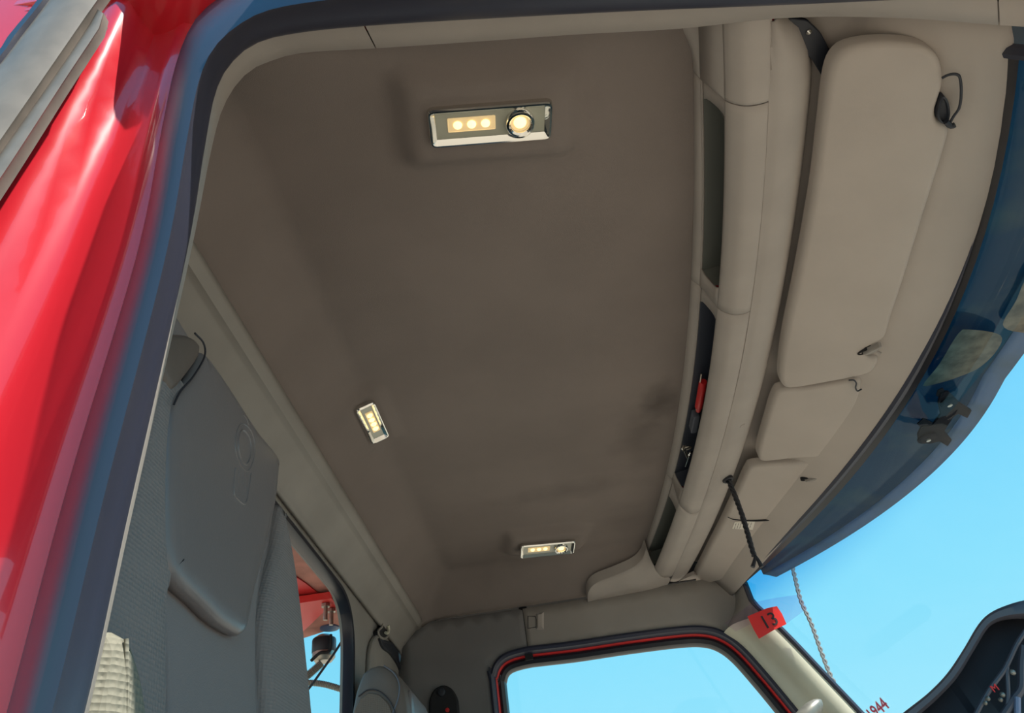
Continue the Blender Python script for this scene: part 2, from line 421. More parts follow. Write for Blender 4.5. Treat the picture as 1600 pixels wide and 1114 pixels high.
# far side: rear corner and header trims, around the door opening
def yfar(z): return 2.243 + .17 * (.75 - z)
def ffar(x, z, h=0): return Vector((x, yfar(z) - h, z))
nfar = Vector((0, -1, -.17)).normalized()
def hfar(p): return hp(p, Vector((0, 2.243, .75)), Vector((0, 1, .17)).normalized())
def px2(l): return [Vector((q.x, q.z)) for q in (hfar(p) for p in l)]
win_top = px2([(770, 1090), (768, 1060), (774, 1038), (790, 1023), (820, 1014), (850, 1010)])
win_mid = px2([(850, 1010), (900, 1004), (980, 992), (1060, 982)])
win_fr = px2([(1060, 982), (1100, 981), (1130, 989), (1160, 1010), (1200, 1054), (1250, 1114), (1310, 1186)])
xs = hfar((824, 1008)).x
topz = .746
# rear part of far wall
P1 = [Vector((-.478, -.9)), Vector((-.476, .45)), Vector((-.474, .62)), Vector((-.455, .695)), Vector((-.425, .728)), Vector((-.402, topz)), Vector((xs - .001, topz - .004))]
t1 = hfar((825, 1013)); P1 += [Vector((xs - .001, t1.z))] + win_top[::-1][1:] + [Vector((win_top[0].x, -.9))]
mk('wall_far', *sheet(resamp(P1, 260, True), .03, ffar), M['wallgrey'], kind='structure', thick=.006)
mk('trim_11', *box((xs - .012, t1.z and yfar(.68) + .020, .60), (xs + .012, yfar(.68) + .024, .76)), M['gap'], kind='structure')
# header part
P2 = [Vector((xs + .001, topz - .004)), Vector((.20, topz - .004)), Vector((.36, topz)), Vector((.50, topz)), Vector((.575, .720))] 
s_out = px2([(1188, 968), (1160, 985), (1142, 996)])
P2 += s_out + win_fr[:3][::-1] + win_mid[::-1][1:-1] + [Vector((xs + .001, t1.z))]
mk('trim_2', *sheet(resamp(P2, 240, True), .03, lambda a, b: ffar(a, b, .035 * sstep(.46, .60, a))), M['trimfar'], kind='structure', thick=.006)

# far door: rubber, red edge, glass
win_out = [Vector((win_top[0].x - .01, -.35))] + win_top + win_mid[1:] + win_fr[1:] + [Vector((.93, -.35))]
win_out = resamp(cat([Vector((p.x, p.y, 0)) for p in win_out], 220), 220)
win_out = [Vector((p.x, p.y)) for p in win_out]
d2 = thing('door_1', (.2, 2.35, .1), kind='structure')
def ring(name, steps, m, par=d2, **k):
    V, Fc = grid([[ffar(p.x, p.y, h) for p in inset(win_out, d)] for d, h in steps], True); return mk(name, V, Fc, m, par, **k)
ring('door_opening_seal', [(-.006, -.004), (-.004, .006), (.002, .010), (.009, .006), (.012, -.006), (.013, -.03)], M['rubber'])
ring('red_door_edge', [(.010, -.022), (.013, -.018), (.017, -.020), (.019, -.03)], M['redsat'])
ring('door_window_frame', [(.016, -.036), (.018, -.026), (.026, -.022), (.036, -.026), (.040, -.036), (.041, -.05)], M['frit'])
w2 = mk('window_2', *sheet(inset(win_out, .03), 0, lambda a, b: ffar(a, b, -.045)), M['glass'], kind='structure')

# windscreen and its edge
def zws(y): return .685
def wsx(y): return fWS(y)
edge_top = [Vector((fWS(y), y, .685 + .012 * ((y - 1.33) / .85) ** 2)) for y in ys(.50, 2.14, 24)]
far_edge = [Vector((fWS(2.14), 2.14, .697))] + [hy(p, yy) for p, yy in (((1166, 915), 2.165), ((1176, 940), 2.178), ((1205, 968), 2.185), ((1240, 1003), 2.19), ((1290, 1056), 2.20), ((1345, 1114), 2.21), ((1420, 1195), 2.22))] 
far_edge.append(Vector((.98, 2.24, -.12)))
def nearmir(p): return Vector((p.x - .035, 2.66 - p.y, p.z - .03))
near_e = [Vector((.575, .470, .668)), Vector((.60, .462, .60)), Vector((.66, .455, .48)), Vector((.74, .45, .30)), Vector((.93, .43, -.12))]
NG = 22
fe = cat(far_edge, NG); ne = cat(near_e, NG); rows = []
for i in range(NG):
    r = []
    for j in range(30):
        t = j / 29; b = 4 * t * (1 - t)
        q = ne[i].lerp(fe[i], t); q.x += .150 * b; q.z += 0
        r.append(q)
    rows.append(r)
# snap the top row onto the header edge
top = cat(edge_top, 30)
for i in range(6):
    k = 1 - i / 6
    for j in range(30):
        rows[i][j] = rows[i][j] + (top[j] - rows[0][j] if i else top[j] - rows[i][j]) * (k if i else 1) if i else top[j]
V, Fc = grid(rows)
mk('window_1', V, Fc, M['windscreen'], smooth=80, kind='structure')
edge = cat(near_e[::-1], 20)[:-1] + cat(edge_top, 50) + cat(far_edge, 40)[1:]
mk('trim_3', *tube(edge, .0085, 8), M['rubber'], kind='structure')
fr_ = [[a.lerp(b, t) + Vector((-.003, 0, -.001)) for a, b in zip(rows[0], rows[1])] for t in (-.2, .15, .42)]
mk('trim_3', *grid(fr_), M['frit'], kind='structure')

# header lining behind the visors and the front roll panel
def xh(y, k):
    a, b = fVL(y), fWS(y); return a + (b - a) * k
def front(y):
    x2, xv, xw = fS2(y), fVL(y), fWS(y); w = (xv - x2) * max(.03, 1 - (max(0, .585 - y) / .125) ** 2.2) ** .6
    return [(x2, .800), (x2 + .0004, .7655), (x2 + .02 * w + .001, .7636), (x2 + .16 * w, .7615), (x2 + .36 * w, .763), (x2 + .56 * w, .769), (x2 + .74 * w, .780), (x2 + .88 * w, .796), (x2 + .97 * w, .815),
            (x2 + .98 * w, .83)], [(xv - .03, .832), (xv - .012, .818), (xv + .01, .805), (xv + .035, .796), (lerp(xv, xw, .35), .768), (lerp(xv, xw, .6), .736), (lerp(xv, xw, .8), .710), (lerp(xv, xw, .95), .691), (xw - .002, .686), (xw + .004, .690), (xw + .006, .72)]
Yr = ys(.462, 2.265, 60)
Rr = [[Vector((x, y, z)) for x, z in front(y)[0]] for y in Yr]
hd = thing('trim_4', (.5, 1.33, .8), kind='structure')
rc = grid([cat(r, 33) for r in Rr])
mk('trim_5', *rc, M['taupe'], kind='structure', thick=.004)
Yh = ys(.445, 2.235, 44)
hr = grid([cat([Vector((x, y, z + .02 * sstep(.50, .44, y))) for x, z in front(y)[1]], 41) for y in Yh])
mk('header_lining', *hr, M['visor'], hd, thick=.004)

# near door frame trim strip and seals
N1p = [(60, 1360), (132, 1114), (200, 805), (290, 405), (320, 230), (336, 148), (358, 103), (400, 68), (470, 51), (595, 39), (800, 27), (1000, 17), (1200, 9), (1400, 0), (1560, -8), (1680, -12)]
N2p = [(67, 1360), (138, 1114), (206, 805), (296, 405), (329, 240), (350, 165), (385, 115), (430, 93), (480, 82), (598, 75), (760, 64), (900, 54), (1060, 45), (1230, 28), (1400, 28), (1570, 40), (1680, 46)]
OSp = [(-60, 1360), (10, 1114), (105, 760), (213, 400), (252, 205), (272, 110), (296, 45), (330, 5), (400, -45), (600, -75), (800, -88), (1000, -98), (1200, -108), (1400, -118), (1560, -128), (1680, -136)]
def pxc(l, n): return [(q.x, q.y) for q in cat([Vector((a, b, 0)) for a, b in l], n)]
def pxl(A, B, t): return [(lerp(a[0], b[0], t), lerp(a[1], b[1], t)) for a, b in zip(A, B)]
NP = 110
n1, n2, os_ = pxc(N1p, NP), pxc(N2p, NP), pxc(OSp, NP)
def cur(l, y): return [hy(p, y) for p in l]
nt_ = thing('trim_6', (0, .43, .6), kind='structure')
xseam = .0
A1 = cur(n1, .418); A2 = [hy(p, .452) for p in n2]; A15 = [hy(p, .430) for p in pxl(n1, n2, .42)]; A3 = [hy(p, .475) for p in pxl(n1, n2, .86)]
A0 = [p + Vector((0, .0, -.0)) for p in cur(pxl(n1, os_, .12), .405)]
rowsN = [A0, A1, A15, A2, A3]
js = min(range(NP), key=lambda j: abs(n2[j][0] - 598) + (0 if n2[j][1] < 200 else 999))
je = min(range(NP), key=lambda j: abs(n2[j][0] - 1571))
for a, b in ((0, js), (js, je), (je, NP - 1)):
    R = [r[a:b + 1] for r in rowsN]
    def shrink(r):
        r = [p.copy() for p in r]
        d = (r[1] - r[0]).normalized() * .0008; r[0] += d; d = (r[-2] - r[-1]).normalized() * .0008; r[-1] += d; return r
    mk('trim_panel', *grid([shrink(r) for r in R]), M['taupe'], nt_, smooth=50)
# outer roof side above the door, hides behind the seal
mk('roof_return', *grid([A3, [hy(p, .50) for p in pxl(n1, n2, .5)]]), M['gap'], nt_)
sl = thing('trim_7', (0, .40, .6), kind='structure')
se = [cur(os_, .400), cur(pxl(os_, n1, .12), .374), cur(pxl(os_, n1, .35), .356), cur(pxl(os_, n1, .58), .355), cur(pxl(os_, n1, .66), .372), cur(pxl(os_, n1, .85), .392), cur(pxl(os_, n1, .97), .404), cur(pxl(os_, n1, 1.0), .417)]
mk('door_seal', *grid([*se]), M['rubber'], sl, smooth=50)
# red body side outside the seal
R1p = [(420, -420), (330, -260), (240, -110), (165, 35), (100, 138), (0, 292), (-120, 480), (-330, 800), (-560, 1114), (-740, 1360)]
osx = [(330, -300), (320, -120), (326, 0)] + [(300, 35), (272, 110), (252, 205), (213, 400), (105, 760), (10, 1114), (-60, 1360)]
oq = pxc(osx, 60); rq = pxc(R1p, 60)
bd = [cur(pxl(oq, rq, -.08), .420), cur(pxl(oq, rq, .04), .412), cur(pxl(oq, rq, .18), .420), cur(pxl(oq, rq, .32), .424), cur(pxl(oq, rq, .46), .420), cur(pxl(oq, rq, .6), .406), cur(pxl(oq, rq, .75), .389), cur(pxl(oq, rq, .90), .380), cur(pxl(oq, rq, 1.04), .378), cur(pxl(oq, rq, 1.3), .384), cur(pxl(oq, rq, 2.2), .372), cur(pxl(oq, rq, 3.2), .380)]
mk('wall_near', *loft(bd, 60, 4), M['red'], kind='structure', smooth=70)
# roof edge above the door (red), unseen; overhang added to shade the seat
lipx = [-.56, -.36, -.16, -.13, -.02, .1, .4, .72]; lipo = [.375, .37, .35, .28, .27, .27, .28, .31]; lipz = [.885, .885, .884, .882, .88, .87, .83, .76]
V, Fc = grid([[Vector((x, .40, z + .05)) for x, z in zip(lipx, lipz)], [Vector((x, o, z + .004)) for x, o, z in zip(lipx, lipo, lipz)], [Vector((x, o, z - .006)) for x, o, z in zip(lipx, lipo, lipz)], [Vector((x, .40, z - .014)) for x, z in zip(lipx, lipz)], [Vector((x, .44, z - .014)) for x, z in zip(lipx, lipz)]])
mk('wall_near', V, Fc, M['red'], kind='structure')
# far windscreen pillar
pl_o = [ffar(p.x, p.y) for p in s_out[:0]] 
pin = [hfar(p) for p in [(1142, 996), (1128, 988), (1160, 1010), (1200, 1054), (1250, 1114), (1310, 1186)]]
pin = [ffar(q.x, q.z, .004) for q in [hfar(p) for p in [(1130, 990), (1160, 1011), (1200, 1055), (1250, 1115), (1310, 1187)]]]
pou = [hy(p, yy) for p, yy in (((1189, 962), 2.182), ((1206, 972), 2.186), ((1238, 1004), 2.19), ((1289, 1058), 2.20), ((1344, 1117), 2.21))]
pin2 = cat(pin, 40); pou2 = cat(pou, 40); pr_ = []
PP = [(0, 0), (.03, .30), (.08, .58), (.17, .82), (.30, .95), (.48, 1.03), (.66, 1.07), (.84, 1.06), (1, 1)]
for tx, ty in PP:
    pr_.append([Vector((lerp(a.x, b.x, tx), lerp(a.y, b.y, ty), lerp(a.z, b.z, tx))) for a, b in zip(pin2, pou2)])
pr_.append([b + Vector((.012, .012, .004)) for b in pou2]); pr_.append([b + Vector((.015, .05, .01)) for b in pou2])
mk('trim_8', *grid(pr_), M['cream'], kind='structure', smooth=60)
# joint piece between header and pillar, up to the windscreen corner
jn = [[hfar((1120, 981)) + Vector((0, -.004, 0)), *[hfar(p) + Vector((0, -.004, 0)) for p in ((1128, 987),)]],]
cA = [ffar(.50, .742, .004), ffar(.545, .70, .012), ffar(.535, .64, .008), ffar(.50, .60, .004), hfar((1132, 992))]
cB = [Vector((.585, 2.16, .715)), Vector((.575, 2.150, .694)), hy((1167, 918), 2.166), hy((1177, 943), 2.176), hy((1189, 961), 2.182)]
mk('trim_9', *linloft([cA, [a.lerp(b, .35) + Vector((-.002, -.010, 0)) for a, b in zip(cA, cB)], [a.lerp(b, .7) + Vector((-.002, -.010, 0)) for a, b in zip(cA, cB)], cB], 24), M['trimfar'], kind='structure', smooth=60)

# ================================================================== THINGS
# ---- overhead shelf console
con = thing('overhead_console', (.40, 1.33, .80), 'long taupe overhead storage shelf with open bins running across the cab above the windscreen', 'shelf')
def prof(y):
    x0, x1, x2, x4 = fS0(y), fOL(y), fOR(y), fS2(y)
    if y < .565: x0 -= .055 * ((.565 - y) / .12) ** 2
    return [(x0 - .002, .862), (x0, .843), (x1, .829)], [(x2, .779), (x2 + .006, .7700), (lerp(x2, x4, .4), .7610), (lerp(x2, x4, .75), .7605), (x4 - .003, .7635), (x4 - .0012, .7655), (x4 - .001, .79)]
def module(name, a0, a1, b0, b1, hole=None, **k):
    n = 26; rows = []
    for i in range(n):
        t = i / (n - 1); rows.append((t, lerp(a0, b0, t), lerp(a1, b1, t)))
    up, lo = [], []
    for t, ya, yb in rows:
        U, L = prof(ya); _, L = prof(yb)
        up.append([Vector((x, ya, z)) for x, z in U]); 
        cl = cat([Vector((x, yb, z)) for x, z in L], 25)
        w = [lerp(ya, yb, min(1, j / 10)) for j in range(25)]
        lo.append([Vector((p.x, lerp(ya, yb, .5 + .5 * min(1, j / 10)), p.z)) for j, p in enumerate(cl)])
    parts = [grid(up), grid(lo)]
    # ends: side faces
    for q in (0, -1):
        E_ = up[q] + lo[q]; E2 = [p + Vector((.0, .0, .03)) for p in E_]
    if not hole:
        parts.append(grid([[u[-1], l[0]] for u, l in zip(up, lo)]))
    else:
        h0, h1 = hole
        def bl(y): U, L = prof(y); return Vector((U[-1][0], y, U[-1][1])), Vector((L[0][0], y, L[0][1]))
        for (ya, yb, s) in ((lerp(a0, a1, .3), h0, 1), (h1, lerp(b0, b1, .3), -1)):
            pass
        u0, l0 = bl(h0); u1, l1 = bl(h1)
        loop = [bl(y)[0].lerp(bl(y)[1], .04) for y in ys(h0 + .004, h1 - .004, 14)] + [bl(h1 - .0005)[0].lerp(bl(h1 - .0005)[1], q) for q in (.25, .5, .75)] + \
               [bl(y)[0].lerp(bl(y)[1], .97) for y in ys(h1 - .012, h0 + .012, 14)] + [bl(h0 + .0005)[0].lerp(bl(h0 + .0005)[1], q) for q in (.7, .45, .2)]
        # frame between loop and strip edges
        parts.append(grid([[up[i][-1], up[i][-1].lerp(lo[i][0], .04)] for i in range(n)]))
        for (end, hy_, q) in ((0, h0, 0), (-1, h1, -1)):
            U, L = up[end][-1], lo[end][0]; R = []
            for k2 in range(7):
                s = k2 / 6; e_ = U.lerp(L, s); yy = hy_ + (.004 if end == 0 else -.004) * ((2 * s - 1) ** 4) * 2; b_ = bl(yy); R.append([e_, b_[0].lerp(b_[1], s)])
            parts.append(grid(R))
        inn = [p + Vector((.006, 0, 0)) for p in loop]
        dp = [Vector((p.x + .10, lerp(p.y, (h0 + h1) / 2, .02), lerp(p.z, .805, .0) + .012)) for p in loop]
        V, F_ = grid([loop, inn, dp], True); k0 = len(loop)
        F_.append(tuple(range(2 * k0, 3 * k0))[::-1])
        liner = (V, F_)
    o = mk(name, *join(*parts), M['taupe'], con, smooth=50, thick=.0)
    s = o.modifiers.new('thickness', 'SOLIDIFY'); s.thickness = .003; s.offset = 1 if False else -1
    if hole: mk('bin_liner', *liner, k.get('lm', M['binliner']), o, smooth=30)
    return o
g = .0011
M['binliner'] = mat('dark_green_grey_liner', (.115, .12, .105), .7)  # taupe bin interior darkened, its depth shade put into the colour
module('end_cap', .447, .447, .568 - g, .568 - g)
module('shelf_module', .568 + g, .568 + g, .975 - g, .982 - g, (.592, .938))
M['navyliner'] = mat('dark_navy_shelf_liner', (.030, .036, .055), .6)
module('shelf_module', .975 + g, .982 + g, 1.705 - g, 1.770 - g, (1.010, 1.672), lm=M['navyliner'])
module('shelf_module', 1.705 + g, 1.770 + g, 2.188 - g, 2.212 - g, (1.790, 2.170))
zcc = lambda x, y: zc(min(x, .3), min(y, 2.2)) - .004
T = [hf(p, lambda x, y: zc(min(x, .32), y) - .004) for p in ((1010, 855), (1004, 872), (990, 886), (962, 899), (932, 911), (920, 924), (918, 939))]
B = [hz(p, z) for p, z in (((1020, 884), .790), ((1034, 897), .772), ((1047, 904), .765), ((1036, 919), .752), ((1000, 926), .748), ((960, 933), .745), ((920, 940), .743))]
Tt, Bt = cat(T, 40), cat(B, 40)
bulge = [[a.lerp(b, t) + Vector((0, -.01, -.012)) * math.sin(math.pi * t) * (1 - .8 * abs(2 * j / 39 - 1)) for j, (a, b) in enumerate(zip(Tt, Bt))] for t in [i / 10 for i in range(11)]]
V, Fc = grid([[p + Vector((0, 0, .03)) for p in Tt]] + [[p + Vector((0, 0, .001)) for p in Tt]] + bulge)
V = [v * .988 for v in V]
mk('end_cap', V, Fc, M['taupe'], con, smooth=50)
# things in the middle bin
def binp(y, h, d): U, L = prof(y); return Vector((lerp(L[0][0], U[-1][0], h) + d, y, lerp(.782, .828, h) + d * .1))
a_, b_ = hx((1099, 596), .3755), hx((1091, 642), .3745); dv = (b_ - a_)
mk('spray_can', *lathe(a_, dv, [(0, 0), (.007, 0), (.0085, .004), (.0085, dv.length * .85), (.006, dv.length * .92), (.005, dv.length), (0, dv.length)], 20), M['redsat'], label='red cylinder lying in the dark middle bin of the overhead shelf', cat='can')
a_ = hx((1085, 660), .3725)
o2 = rpoly([(a_.x - .006, a_.y - .034), (a_.x + .007, a_.y - .034), (a_.x + .007, a_.y + .034), (a_.x - .006, a_.y + .034)], .003, 3)
mk('plastic_box', *plate(o2, lambda a, b, h: (a, b, a_.z - .008 - h), [(0, -.020), (0, -.002), (.0015, 0)], 0), M['greycan'], label='small dull grey box lying in the middle bin of the overhead shelf', cat='box')
mk('metal_rod', *tube([hx(p, .3690) for p in ((1096, 584), (1092, 610), (1088, 640))], .0016, 8, n=16), M['steel'], label='thin grey rod lying along the dark middle bin', cat='rod')
cl = thing('keyring', binp(1.52, .3, .0), 'bunch of silver keys with a ring lying at the far end of the middle bin', 'keys')
c0 = binp(1.515, .55, .002)
mk('ring', *tube([c0 + Vector((.009 * math.cos(a), .014 * math.sin(a), .004 * math.sin(a))) for a in [i * math.pi / 8 for i in range(16)]], .0016, 6, closed=True), M['steel'], cl)
for (yy, hh, an) in ((1.535, .45, .3), (1.55, .25, -.2)):
    c0 = binp(yy, hh, .0); ey = Vector((math.sin(an), math.cos(an), -.2)).normalized(); ex = ey.orthogonal().normalized()
    mk('key', *join(fbox(c0, ex, ey, ex.cross(ey), .0035, .018, .001), lathe(c0 - ey * .024, ex.cross(ey), [(0, -.0015), (.008, -.0015), (.008, .0015), (0, .0015)], 14)), M['chrome'], cl)

# ---- visors
def zv(x, y):
    a, b = fVL(y), fVR(y); return lerp(.751, .710, (x - a) / (b - a))
def visor(name, px, label, cat_, m=M['visor'], up=0, r=.012, t=.022, n=150):
    pts = [hf(p, lambda x, y: zv(x, y) + up) for p in px]
    o2 = [Vector((p.x, p.y)) for p in cat([Vector((p.x, p.y, 0)) for p in pts], n, True)]
    V, Fc = plate(o2, lambda a, b, h: (a, b, zv(a, b) + up - h), rnd(r, t), .03)
    o = mk(name, V, Fc, m, smooth=60, label=label, cat=cat_); return o
v1 = visor('sun_visor', [(1240, 608), (1224, 604), (1220, 585), (1227, 530), (1250, 420), (1272, 300), (1285, 200), (1295, 125), (1308, 92), (1332, 76), (1380, 69), (1430, 72), (1460, 83), (1474, 104), (1476, 132), (1469, 158), (1464, 176), (1468, 192), (1484, 202), (1482, 222), (1464, 280), (1440, 355), (1415, 435), (1395, 495), (1384, 528), (1366, 540), (1352, 548), (1358, 560), (1374, 562), (1366, 580), (1345, 589), (1300, 598)],
           'large padded taupe sun visor nearest the open door, the biggest of the three', 'visor', n=260, r=.009)
v2 = visor('sun_visor', [(1196, 722), (1186, 716), (1187, 700), (1198, 662), (1210, 624), (1222, 611), (1260, 608), (1310, 600), (1343, 594), (1347, 604), (1340, 632), (1322, 668), (1302, 698), (1286, 714), (1245, 717)],
           'plain middle taupe sun visor between the large visor and the one with a paper label', 'visor', up=.004, r=.008)
v3 = visor('sun_visor', [(1093, 913), (1086, 905), (1103, 870), (1128, 822), (1153, 770), (1168, 738), (1180, 729), (1240, 725), (1281, 722), (1288, 732), (1274, 764), (1248, 800), (1215, 833), (1182, 868), (1152, 897), (1122, 909)],
           'far taupe sun visor with a curved slit pocket and a small paper label', 'visor', up=.006, r=.008)
def onv(p, up=0): return hf(p, lambda x, y: zv(x, y) + up)
# pocket slit on far visor
sl_t = [onv(p, .0045) for p in [(1137, 808), (1148, 812), (1175, 813.5), (1205, 812), (1228, 808), (1243, 801)]]
mk('pocket_slit', *tube(sl_t, .0028, 8, n=40, rad=lambda t: .0006 + .0030 * math.sin(math.pi * min(1, t * 1.05)) ** .8 * (.4 + .6 * t)), M['gap'], v3, label='dark curved pocket slit')
# visor label
def flat_px(name, px, zfun, m, parent=None, th=.0006, **k):
    P = [hf(p, zfun) for p in px]; V = P + [p + Vector((0, 0, th)) for p in P]; n = len(P)
    Fc = [tuple(range(n)), tuple(range(2 * n - 1, n - 1, -1))] + [(i, (i + 1) % n + n if 0 else i + n, (i + 1) % n + n, (i + 1) % n) for i in range(n)]
    return mk(name, V, Fc, m, parent, **k)
zl = lambda x, y: zv(x, y) + .0048
lb = flat_px('paper_label', [(1148, 816), (1180, 814.5), (1176, 828), (1144, 826)], zl, M['paper'], v3, label='small printed paper label')
M['print'] = mat('grey_print', (.06, .06, .06), .7)
def lines():
    V, Fc = [], []
    for i in range(7):
        t0 = .08 + i * .125
        if 3 == i: continue
        for j in ((.15, .45), (.52, .85)):
            q = [onv((lerp(1148, 1180, t0) - 4 * jj, lerp(816, 814.5, t0) + jj * 12), .0042) for jj in j]; q += [q[1] + Vector((0, .0, 0)), q[0]]
            a, b = q[0], q[1]; w = (onv((1180, 815), .0042) - onv((1148, 816), .0042)).normalized() * .0012
            o = len(V); V += [a, b, b + w, a + w]; Fc.append((o, o + 1, o + 2, o + 3))
    return V, Fc
mk('print_lines', *lines(), M['print'], lb)
# visor clips and hinge wires
def clip(px, par, s=1.0, ang=0):
    c = onv(px, -.001); t = thing('corner_clip', c, parent=par)
    ex = Vector((math.cos(ang), math.sin(ang), -.18)).normalized(); ez = Vector((0, 0, -1)); ey = ez.cross(ex).normalized(); ez = ex.cross(ey)
    def f(a, b, h): return c + ex * a + ey * b + ez * h
    el_ = [Vector((.013 * s * math.cos(q) - .004, .007 * s * math.sin(q))) for q in [i * math.pi / 10 for i in range(20)]]
    mk('socket', *plate(el_, f, [(0, -.01), (0, .0002), (.0015, .001), (.003, -.002)], 0), M['gap'], t)
    arm = [(-.008 * s, .003 * s), (.004 * s, .006 * s), (.026 * s, .010 * s), (.028 * s, .004 * s), (.012 * s, -.004 * s), (-.002, -.004 * s)]
    mk('clip_tab', *plate(rpoly(arm, .003 * s, 4), f, [(0, -.004), (0, .004), (.0015, .006)], 0), M['trimfar'], t)
    mk('peg', *cyl(f(.010 * s, -.006 * s, 0), f(.016 * s, -.012 * s, .006) - f(.010 * s, -.006 * s, 0), .0025 * s, .012 * s, 10), M['taupe'], t); return t
clip((1355, 549), v1, 1.0, -.75)
clip((1262, 749), v3, .9, -.5)
c = onv((1474, 178), -.002); t = thing('hinge', c, parent=v1)
so_ = [onv(p, -.003) for p in [(1470, 160), (1476, 152), (1483, 160), (1486, 178), (1482, 192), (1472, 194), (1466, 182)]]
o2 = [Vector((p.x, p.y)) for p in cat([Vector((p.x, p.y, 0)) for p in so_], 30, True)]
mk('socket', *plate(o2, lambda a, b, h: (a, b, zv(a, b) + .001 - h), [(0, -.008), (0, .002), (.002, .003), (.003, .0)], 0), M['dark'], t)
mk('wire_loop', *tube([onv(p, -.005) for p in [(1472, 122), (1482, 117), (1494, 116), (1500, 122), (1502, 145), (1499, 168), (1490, 182), (1484, 193)]], .0016, 8, n=40), M['dark'], t)
mk('hinge_tip', *tube([onv(p, -.006) for p in [(1478, 190), (1486, 197), (1492, 195)]], .0035, 8, n=8), M['dark'], t)
mk('visor_wire', *tube([onv(p, -.004) for p in [(1326, 594), (1334, 594), (1338, 599), (1337, 606), (1340, 611), (1346, 608)]], .0015, 8, n=30), M['dark'], label='short bent dark wire hook between the large visor and the middle visor', cat='wire')
# raised edge seams in the header cloth, on either side of the visors
for px in ([(1412, 438), (1455, 441), (1500, 436)], [(1265, 772), (1295, 768), (1325, 757)], [(1320, 680), (1345, 678), (1372, 672)]):
    pass

# header screw, plate and screw cap
pb = [(1211, 33), (1238, 29), (1262, 32), (1283, 52), (1302, 88), (1304, 118), (1290, 128), (1270, 95), (1240, 68), (1212, 47)]
P = [hz(p, .786) for p in pb]; o2 = [Vector((q.x, q.y)) for q in P]
bp_ = thing('bracket_plate', P[3], 'grey curved bracket plate with a screw between the shelf end and the large visor', 'bracket')
mk('plate', *plate(rpoly(o2, .004, 4), lambda a, b, h: (a, b, .786 - h), [(0, -.006), (0, -.001), (.001, 0)], 0), M['dark'], bp_)
mk('screw', *lathe(hz((1264, 50), .785), Vector((0, 0, -1)), [(0, -.003), (.0035, -.003), (.0035, .001), (.0015, .003), (0, .001)], 12), M['chrome'], bp_)
q = hz((1160, 665), .7605)
mk('screw_cap', *lathe(q, Vector((.1, 0, -1)), [(0, -.004), (.0062, -.004), (.0062, .001), (.004, .0022), (0, .0015)], 20), M['taupe'], label='tiny round screw cap on the header strip beside the middle bin', cat='cap')

# ---- hanging cord inside
q = hz((1138, 750), .758)
cd = thing('braided_cord', q, 'black braided cord hanging from a hole in the header, ending in loose tails', 'cord')
mk('grommet', *lathe(q, Vector((.15, 0, -1)), [(.0135, -.005), (.0135, .001), (.011, .003), (.008, .002), (.006, -.006)], 24), M['cordblack'], cd)
qe = hy((1180, 868), q.y)
for s in range(3):
    pth = []
    for i in range(110):
        t = i / 109; a = t * 34 + s * 2.094
        b = q.lerp(qe, t); b = b + Vector((.006 * math.sin(math.pi * t * 1.3), 0, 0)) * .5
        pth.append(b + Vector((math.cos(a), math.sin(a), 0)) * .0030)
    mk('strand', *tube(pth, .0034, 6), M['cordblack'], cd)
for p_ in ((1176, 886), (1190, 886)):
    e_ = hy(p_, q.y); mk('cord_tail', *tube([qe, qe.lerp(e_, .5) + Vector((.001, 0, 0)), e_], .003, 6, n=8, rad=lambda t: .0028 + .0022 * t), M['cordblack'], cd)

# ---- rope outside the windscreen
ra = [hy(p, 2.225) for p in [(1237, 880), (1243, 905), (1252, 940), (1268, 975), (1284, 1020), (1300, 1060), (1322, 1098), (1345, 1150)]]
rp0 = cat(ra, 200); V, Fc = [], []
parts = []
for s in range(2):
    pth = []
    for i, b in enumerate(rp0):
        a = i * .45 + s * math.pi; pth.append(b + Vector((math.cos(a), 0, .6 * math.sin(a))) * .0034)
    parts.append(tube(pth, .0036, 6))
rpo = mk('twisted_rope', *join(*parts), M['rope'], label='thin grey twisted rope hanging outside the windscreen beside the far pillar', cat='rope')

def cl2(pts, n): return [Vector((p.x, p.y)) for p in cat([Vector((p.x, p.y, 0)) for p in pts], n, True)]
# ---- external sun shade above the windscreen
def fit2(px, z, deg):
    P = [hz(p, z) for p in px]; c_ = np.polyfit([p.y - 1.33 for p in P], [p.x for p in P], deg); return lambda y: float(np.polyval(c_, y - 1.33))
fEV = fit2([(1183, 909), (1250, 888), (1320, 850), (1400, 785), (1490, 690), (1560, 600), (1600, 552)], .68, 2)
sh = thing('roof_sun_shade', (.85, 1.33, .70), 'smoked blue acrylic sun shade fixed outside above the windscreen', 'sun shade')
yy_ = ys(.24, 2.12, 60)
def evx(y): return fEV(y) if y > 1.2 else fEV(1.2) - .16 * ((1.2 - y) / .78) ** 2.2
rws = [[Vector((fWS(y) - .03, y, .735)) for y in yy_], [Vector((fWS(y) + .012, y, .724)) for y in yy_], [Vector((lerp(fWS(y), evx(y), .35) + .005, y, .716)) for y in yy_], [Vector((lerp(fWS(y), evx(y), .6), y, .706)) for y in yy_], [Vector((evx(y) - .034, y, .694)) for y in yy_]]
mk('shade_panel', *grid(rws), M['acrylic'], sh, thick=.003)
rws = [[Vector((evx(y) - .034, y, .6935)) for y in yy_], [Vector((evx(y) - .018, y, .688)) for y in yy_], [Vector((evx(y), y, .68)) for y in yy_]]
mk('shade_lip', *grid(rws), M['acrylic_lip'], sh, thick=.003)
M['matte'] = mat('matte_black_metal', (.016, .015, .018), .85, spec=.05)
M['dust'] = mat('tan_dust_film', (.15, .125, .09), .9, var=.35, vscale=40)  # mottled tan colour for the irregular sheets under the acrylic panel
